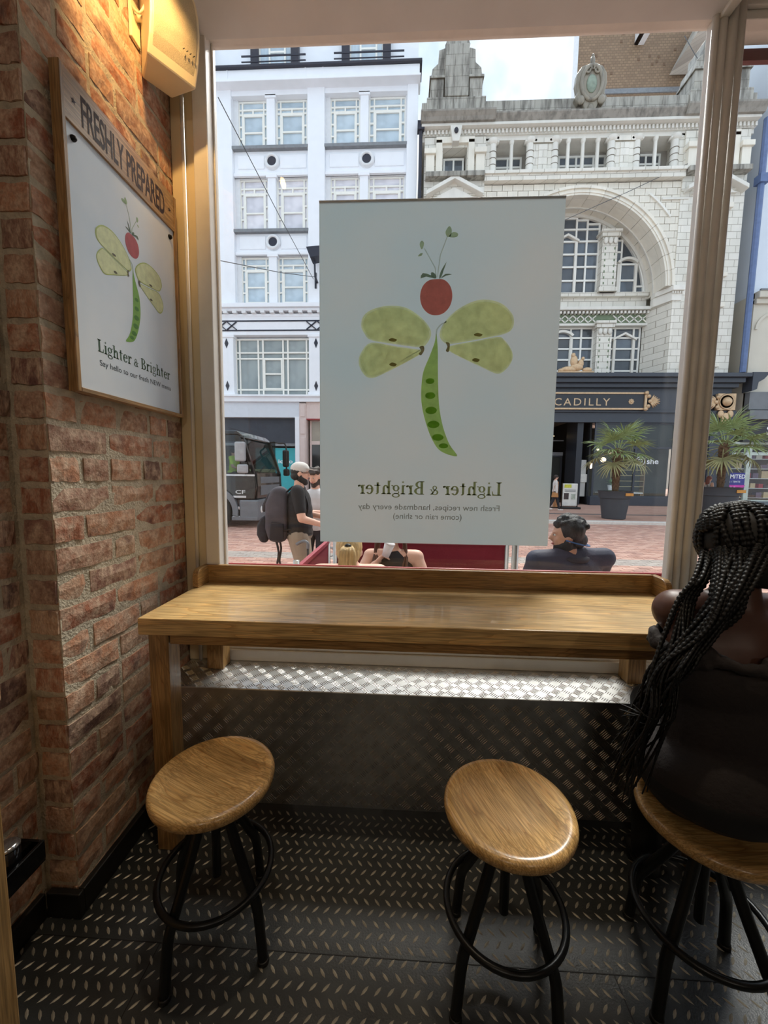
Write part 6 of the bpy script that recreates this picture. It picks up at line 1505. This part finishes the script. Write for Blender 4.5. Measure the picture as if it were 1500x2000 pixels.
# man with headband, profile to the left
m_navyj = M('navy_jacket', L(56, 58, 76), .7, 0, .12, 7, .2, 90)
pF = person('dark-haired man with blue headband and navy jacket seated outside right')
P_, rot_, b_, a_, l_ = sit(pF, .48, m_skin_t, m_navyj, m_darkc, m_shoe, headc=(-.03, .07, 1.262), headdir=(-.86, .5, 0), sleeve=2, vox=.010, w=1.28, lean=.06, up=.075)
hm = MB()
for k in range(90):
    a, e = rnd.uniform(0, 6.28), rnd.uniform(.05, 1.4); hm.ball(P_(.080*math.cos(a)*math.cos(e), -.016+.098*math.sin(a)*math.cos(e)-.004, .055+.078*math.sin(e)+(0 if math.sin(a) < .5 else .01)), rnd.uniform(.013, .02), 7, 5)
hm.ball(P_(0, -.015, .045), (.083, .1, .095), 14, 10); hm.ball(P_(0, -.06, -.02), (.07, .05, .055), 12, 8)
hm = [q for q in [hm]][0]
skin('hair', hm, .0075, m_hblack, pF, 1)
bd = MB().ball(P_(0, .010, -.068), (.066, .072, .060), 16, 12, rot_).ball(P_(0, .050, -.104), (.042, .038, .032), 12, 8, rot_)
for q_ in (-1, 1): bd.ball(P_(q_*.060, -.004, -.030), (.018, .026, .040), 10, 8, rot_)
skin('beard', bd, .008, m_hblack, pF, 2)
hbp = [P_(.094*math.cos(t), -.015+.118*math.sin(t), -.022+.03*math.sin(t)) for t in [R(165)+k*R(210)/16 for k in range(17)]]
MB().tube(hbp, .008, 6, False, .5).build('headband', M('blue_headband', L(52, 96, 150), .6, 0, .3, 60), pF, True)
cl = MB()
cl.tube([(.085*math.cos(t)+0, .055+.08*math.sin(t), 1.135+.012*math.sin(t)) for t in [k*PI/10 for k in range(20)]], .022, 8, True, .8)
cl.build('collar', M('dark_collar', L(50, 46, 54), .7), pF, True)
place(pF, 1.105, 2.46, STREET+.007, 14)
dup(ch0, (1.105, 2.46, STREET+.006), R(14), 'aluminium cafe chair under the man with headband', None)
# the first chair is put to use too
ch0.location = (.62, 3.02, STREET+.006); ch0.rotation_euler = (0, 0, R(200)); ch0['label'] = 'empty aluminium cafe chair beside the long-haired woman'
tbx = thing('cafe_table', (.15, 2.62, STREET), 'small round cafe table between the two seated women', 'table')
MB().lathe([(.22, STREET+.007), (.22, STREET+.03), (.03, STREET+.05), (.03, .42), (.30, .43), (.31, .45), (.31, .46), (.001, .46)], (.20, 2.70, 0), 28).build('pedestal_and_top', m_alc, tbx, True, auto=True)
# passers-by on the far pavement
m_wtop = M('white_top', L(224, 220, 216), .8); m_pat = M('black_white_print', L(220, 210, 200), .8, 0, .0, 9, c2=L(34, 30, 32))
pG = person('walker in white top with tan handbag at the poster edge')
P_, rot_, b_, a_, l_ = stand(pG, 1.64, 0, m_skin_l, m_wtop, m_jeans, m_wtop, leg=((.24, 0), (-.26, .04)), sleeve=2, vox=.02)
hairball(P_, 1, CAPHAIR, rot_).build('hair', m_hdark, pG, True)
q = at(1082, 995, 18.2); place(pG, q.x, 18.2, PAVE, -100)
hbg = thing('handbag', (0, 0, 0), 'tan handbag at the side of the walker in white top', 'handbag')
MB().prism([(-.15, -.12), (.15, -.12), (.12, .1), (-.12, .1)], -.05, .05).build('bag', M('tan_leather', L(186, 134, 84), .5), hbg, bevel=.02)
MB().tube([(-.1, 0, .1), (-.02, 0, .42), (.02, 0, .42), (.1, 0, .1)], .01, 6).build('strap', M('tan_leather', L(186, 134, 84), .5), hbg)
hbg.location = at(1084, 966, 17.98)
pH = person('woman in black and white print dress walking behind the right planter')
P_, rot_, b_, a_, l_ = stand(pH, 1.66, 0, m_skin_t, m_pat, m_pat, m_wtop, leg=((.2, 0), (-.34, .06)), sleeve=0, vox=.02, skirt=True, w=.9)
hl = hairball(P_, 1, CAPHAIR, rot_); hl.ball(P_(0, -.08, -.14), (.09, .05, .17), 12, 8); hl.build('hair', hairm('auburn_hair', L(112, 58, 44)), pH, True)
q = at(1379, 1000, 16.6); place(pH, q.x, 16.6, PAVE, -84)
pI = person('man in dark clothes walking beside the woman in print dress')
P_, rot_, b_, a_, l_ = stand(pI, 1.76, 0, m_skin_l, m_jeans, M('blue_jeans', L(54, 66, 92), .85), m_shoe, leg=((-.22, .03), (.24, 0)), sleeve=1, vox=.02)
hairball(P_, 1, CAPHAIR, rot_).build('hair', m_hdark, pI, True)
q = at(1358, 1000, 17.2); place(pI, q.x, 17.2, PAVE, -84)
# lorry driver
m_hv = M('hi_vis', L(206, 240, 80), .6, 0, .1, 8)
pJ = person('lorry driver in yellow hi-vis vest at the wheel')
P_, rot_, b_, a_, l_ = sit(pJ, .30, m_skin_l, m_hv, m_darkc, m_shoe, headc=(0, .04, 1.02), sleeve=1, vox=.018)
hairball(P_, 1, CAPHAIR, rot_).build('hair', m_hdark, pJ, True)
place(pJ, lx-.93, ly+.50, .98, -90)

# ---- woman with braids on the right-hand stool, back to us
m_dtop = M('dark_brown_top', L(30, 23, 23), .8, 0, .2, 8, .3, 60); m_btr = M('black_trousers', L(13, 12, 13), .85, 0, .2, 8); m_braid = M('black_braid', L(8, 7, 7), .5, 0, .25, 40, spec=.3)
pw = thing('person', (.84, 1.0, .525), 'woman with long black braids seated at the counter, back to us', 'person')
b = MB(); HC = Vector((.885, 1.055, 1.205)); hf = Vector((-.12, 1, -.30))
P_, rot_ = head(b, HC, hf, .96)
SH = [Vector((.742, 1.05, 1.045)), Vector((1.05, 1.03, 1.045))]
b.cap((.855, 1.0, 1.03), (.866, 1.035, 1.15), .056, .05)
TOR = [((.855, 1.0, .93), (.175, .11, .155)), ((.85, .988, .785), (.150, .108, .15)), ((.845, .985, .645), (.194, .148, .118))]
for c, r in TOR: b.ball(c, r, 18, 12)
b.cap(SH[0], SH[1], .060, .060)
EL = [Vector((.865, 1.20, .945)), Vector((1.13, 1.22, .945))]; WR = [Vector((1.00, 1.38, .935)), Vector((1.06, 1.40, .955))]
for i, q in enumerate((-1, 1)):
    b.cap(SH[i], EL[i], .060, .046); b.cap(EL[i], WR[i], .043, .029); hand(b, WR[i], WR[i]-EL[i], (0, .2, -1), -q, .5, .92)
HP = [Vector((.76, 1.0, .610)), Vector((.94, 1.0, .610))]; KN = [Vector((.885, 1.33, .615)), Vector((.985, 1.385, .62))]; AN = [Vector((.88, 1.30, .095)), Vector((.965, 1.37, .095))]
for hp, kn, an in zip(HP, KN, AN): b.cap(hp, kn, .085, .060); b.cap(kn, an, .055, .038); b.cap(an-Vector((0, .02, .035)), an+Vector((0, .06, -.055)), .036, .028)
bw = skin('body', b, .009, m_skin_b, pw); face(P_, rot_, bw, .96, M('dark_lip', L(96, 52, 48), .45))
t = MB()
t.ball((.855, .998, .90), (.188, .124, .125), 18, 12)
for c, r in TOR[1:]: t.ball(c, tuple(v+.012 for v in r), 18, 12)
skin('top', t, .011, m_dtop, pw, 3)
rf = MB()
for k in range(40):
    a0 = 2*PI*k/40; rr = 1+.035*math.sin(a0*9); rf.cap((.855+.186*rr*math.cos(a0), .998+.126*rr*math.sin(a0), .985+.014*math.sin(a0*7)), (.855+.195*rr*math.cos(a0+.16), .998+.134*rr*math.sin(a0+.16), .962+.012*math.sin(a0*5)), .014, .011, 8)
skin('ruffle', rf, .008, m_dtop, pw, 2)
t = MB(); t.ball((.845, .99, .635), (.208, .168, .110), 18, 12)
for hp, kn, an in zip(HP, KN, AN): t.cap(hp, kn, .098, .072); t.cap(kn, an, .066, .046)
skin('trousers', t, .012, m_btr, pw)
for an in AN: skin('shoe', MB().cap(an-Vector((0, .025, .04)), an+Vector((0, .075, -.058)), .038, .030), .01, m_black, pw)
hcap = MB().ball(P_(0, -.016, .036), (.084, .100, .092), 20, 14, rot_).ball(P_(0, -.062, -.03), (.070, .045, .065), 14, 10, rot_).build('hair', M('scalp_hair', L(11, 10, 10), .6, 0, .2, 40), pw, True)
def beads(pts, r0, r1, n=6, pitch=.0125, amp=.34):
    """a plait: tube whose thickness swells at every crossing"""
    out, rs, acc = [], [], 0; L_ = sum((pts[i+1]-pts[i]).length for i in range(len(pts)-1)); prev = pts[0]
    step = pitch/4; m = max(3, int(L_/step)); seg = 0; d = 0; cum = [0]
    for i in range(len(pts)-1): cum.append(cum[-1]+(pts[i+1]-pts[i]).length)
    for k in range(m+1):
        s = L_*k/m
        while seg < len(pts)-2 and cum[seg+1] < s: seg += 1
        u = (s-cum[seg])/max(1e-6, cum[seg+1]-cum[seg]); out.append(pts[seg].lerp(pts[seg+1], min(1, u)))
        f = k/m; rs.append((r0+(r1-r0)*f)*(1+amp*(1-f*.6)*math.sin(2*PI*s/pitch)))
    return MB().tube(out, rs, n)
def on_head(az, el, k=1.0): return P_(.089*k*math.cos(el)*math.sin(az), -.016+.104*k*math.cos(el)*math.cos(az), .036+.097*k*math.sin(el))
NB = 46
for i in range(NB):                       # plaits laid over the skull, down to the nape
    az0 = -PI+2*PI*(i+.5)/NB; pts = [on_head(az0+.35*math.sin(i*1.7)*t+(.5*t if math.cos(az0) > 0 else 0), R(74)-R(96)*t, 1.0) for t in [k/9 for k in range(10)]]
    beads(spline(pts, 3, False), .0078, .0072).build('braid', m_braid, hcap, True)
for i in range(5):                        # coiled knot on the crown side
    pts = [on_head(-1.5+.42*math.cos(t)*(1-.17*i), R(40)+.42*math.sin(t)*(1-.17*i), 1.05+.01*i) for t in [k*PI/8 for k in range(17)]]
    beads(pts, .0085, .0085).build('braid', m_braid, hcap, True)
rb2 = random.Random(21)
for i in range(64):                       # loose plaits swept over the left shoulder blade and hanging
    f = i/63; u = rb2.random()
    st_ = on_head(-2.9+2.0*f*.9, R(-22)+rb2.uniform(-.15, .15), 1.0)
    sh_ = Vector((.775-.085*u, .905+.05*rb2.random()-.01*f, 1.085-.05*u)) if f < .8 else Vector((.745-.05*u, .99, 1.09))
    el_ = Vector((.690-.075*u+rb2.uniform(-.015, .015), .890+.075*rb2.random(), .965-.03*u))
    tip_z = .58+.29*rb2.random()**1.3; tx_ = .612-.05*u+rb2.uniform(-.03, .02)
    pts = [st_, st_.lerp(sh_, .5)+Vector((-.01, -.025, .004)), sh_, el_, Vector((.640-.05*u+rb2.uniform(-.012, .012), .885+.08*rb2.random(), .84)), Vector((tx_, .90+.08*rb2.random(), tip_z))]
    beads(spline(pts, 5, False), rb2.uniform(.0052, .0072), .0016, 6, .0125, .26).build('braid', m_braid, hcap, True)
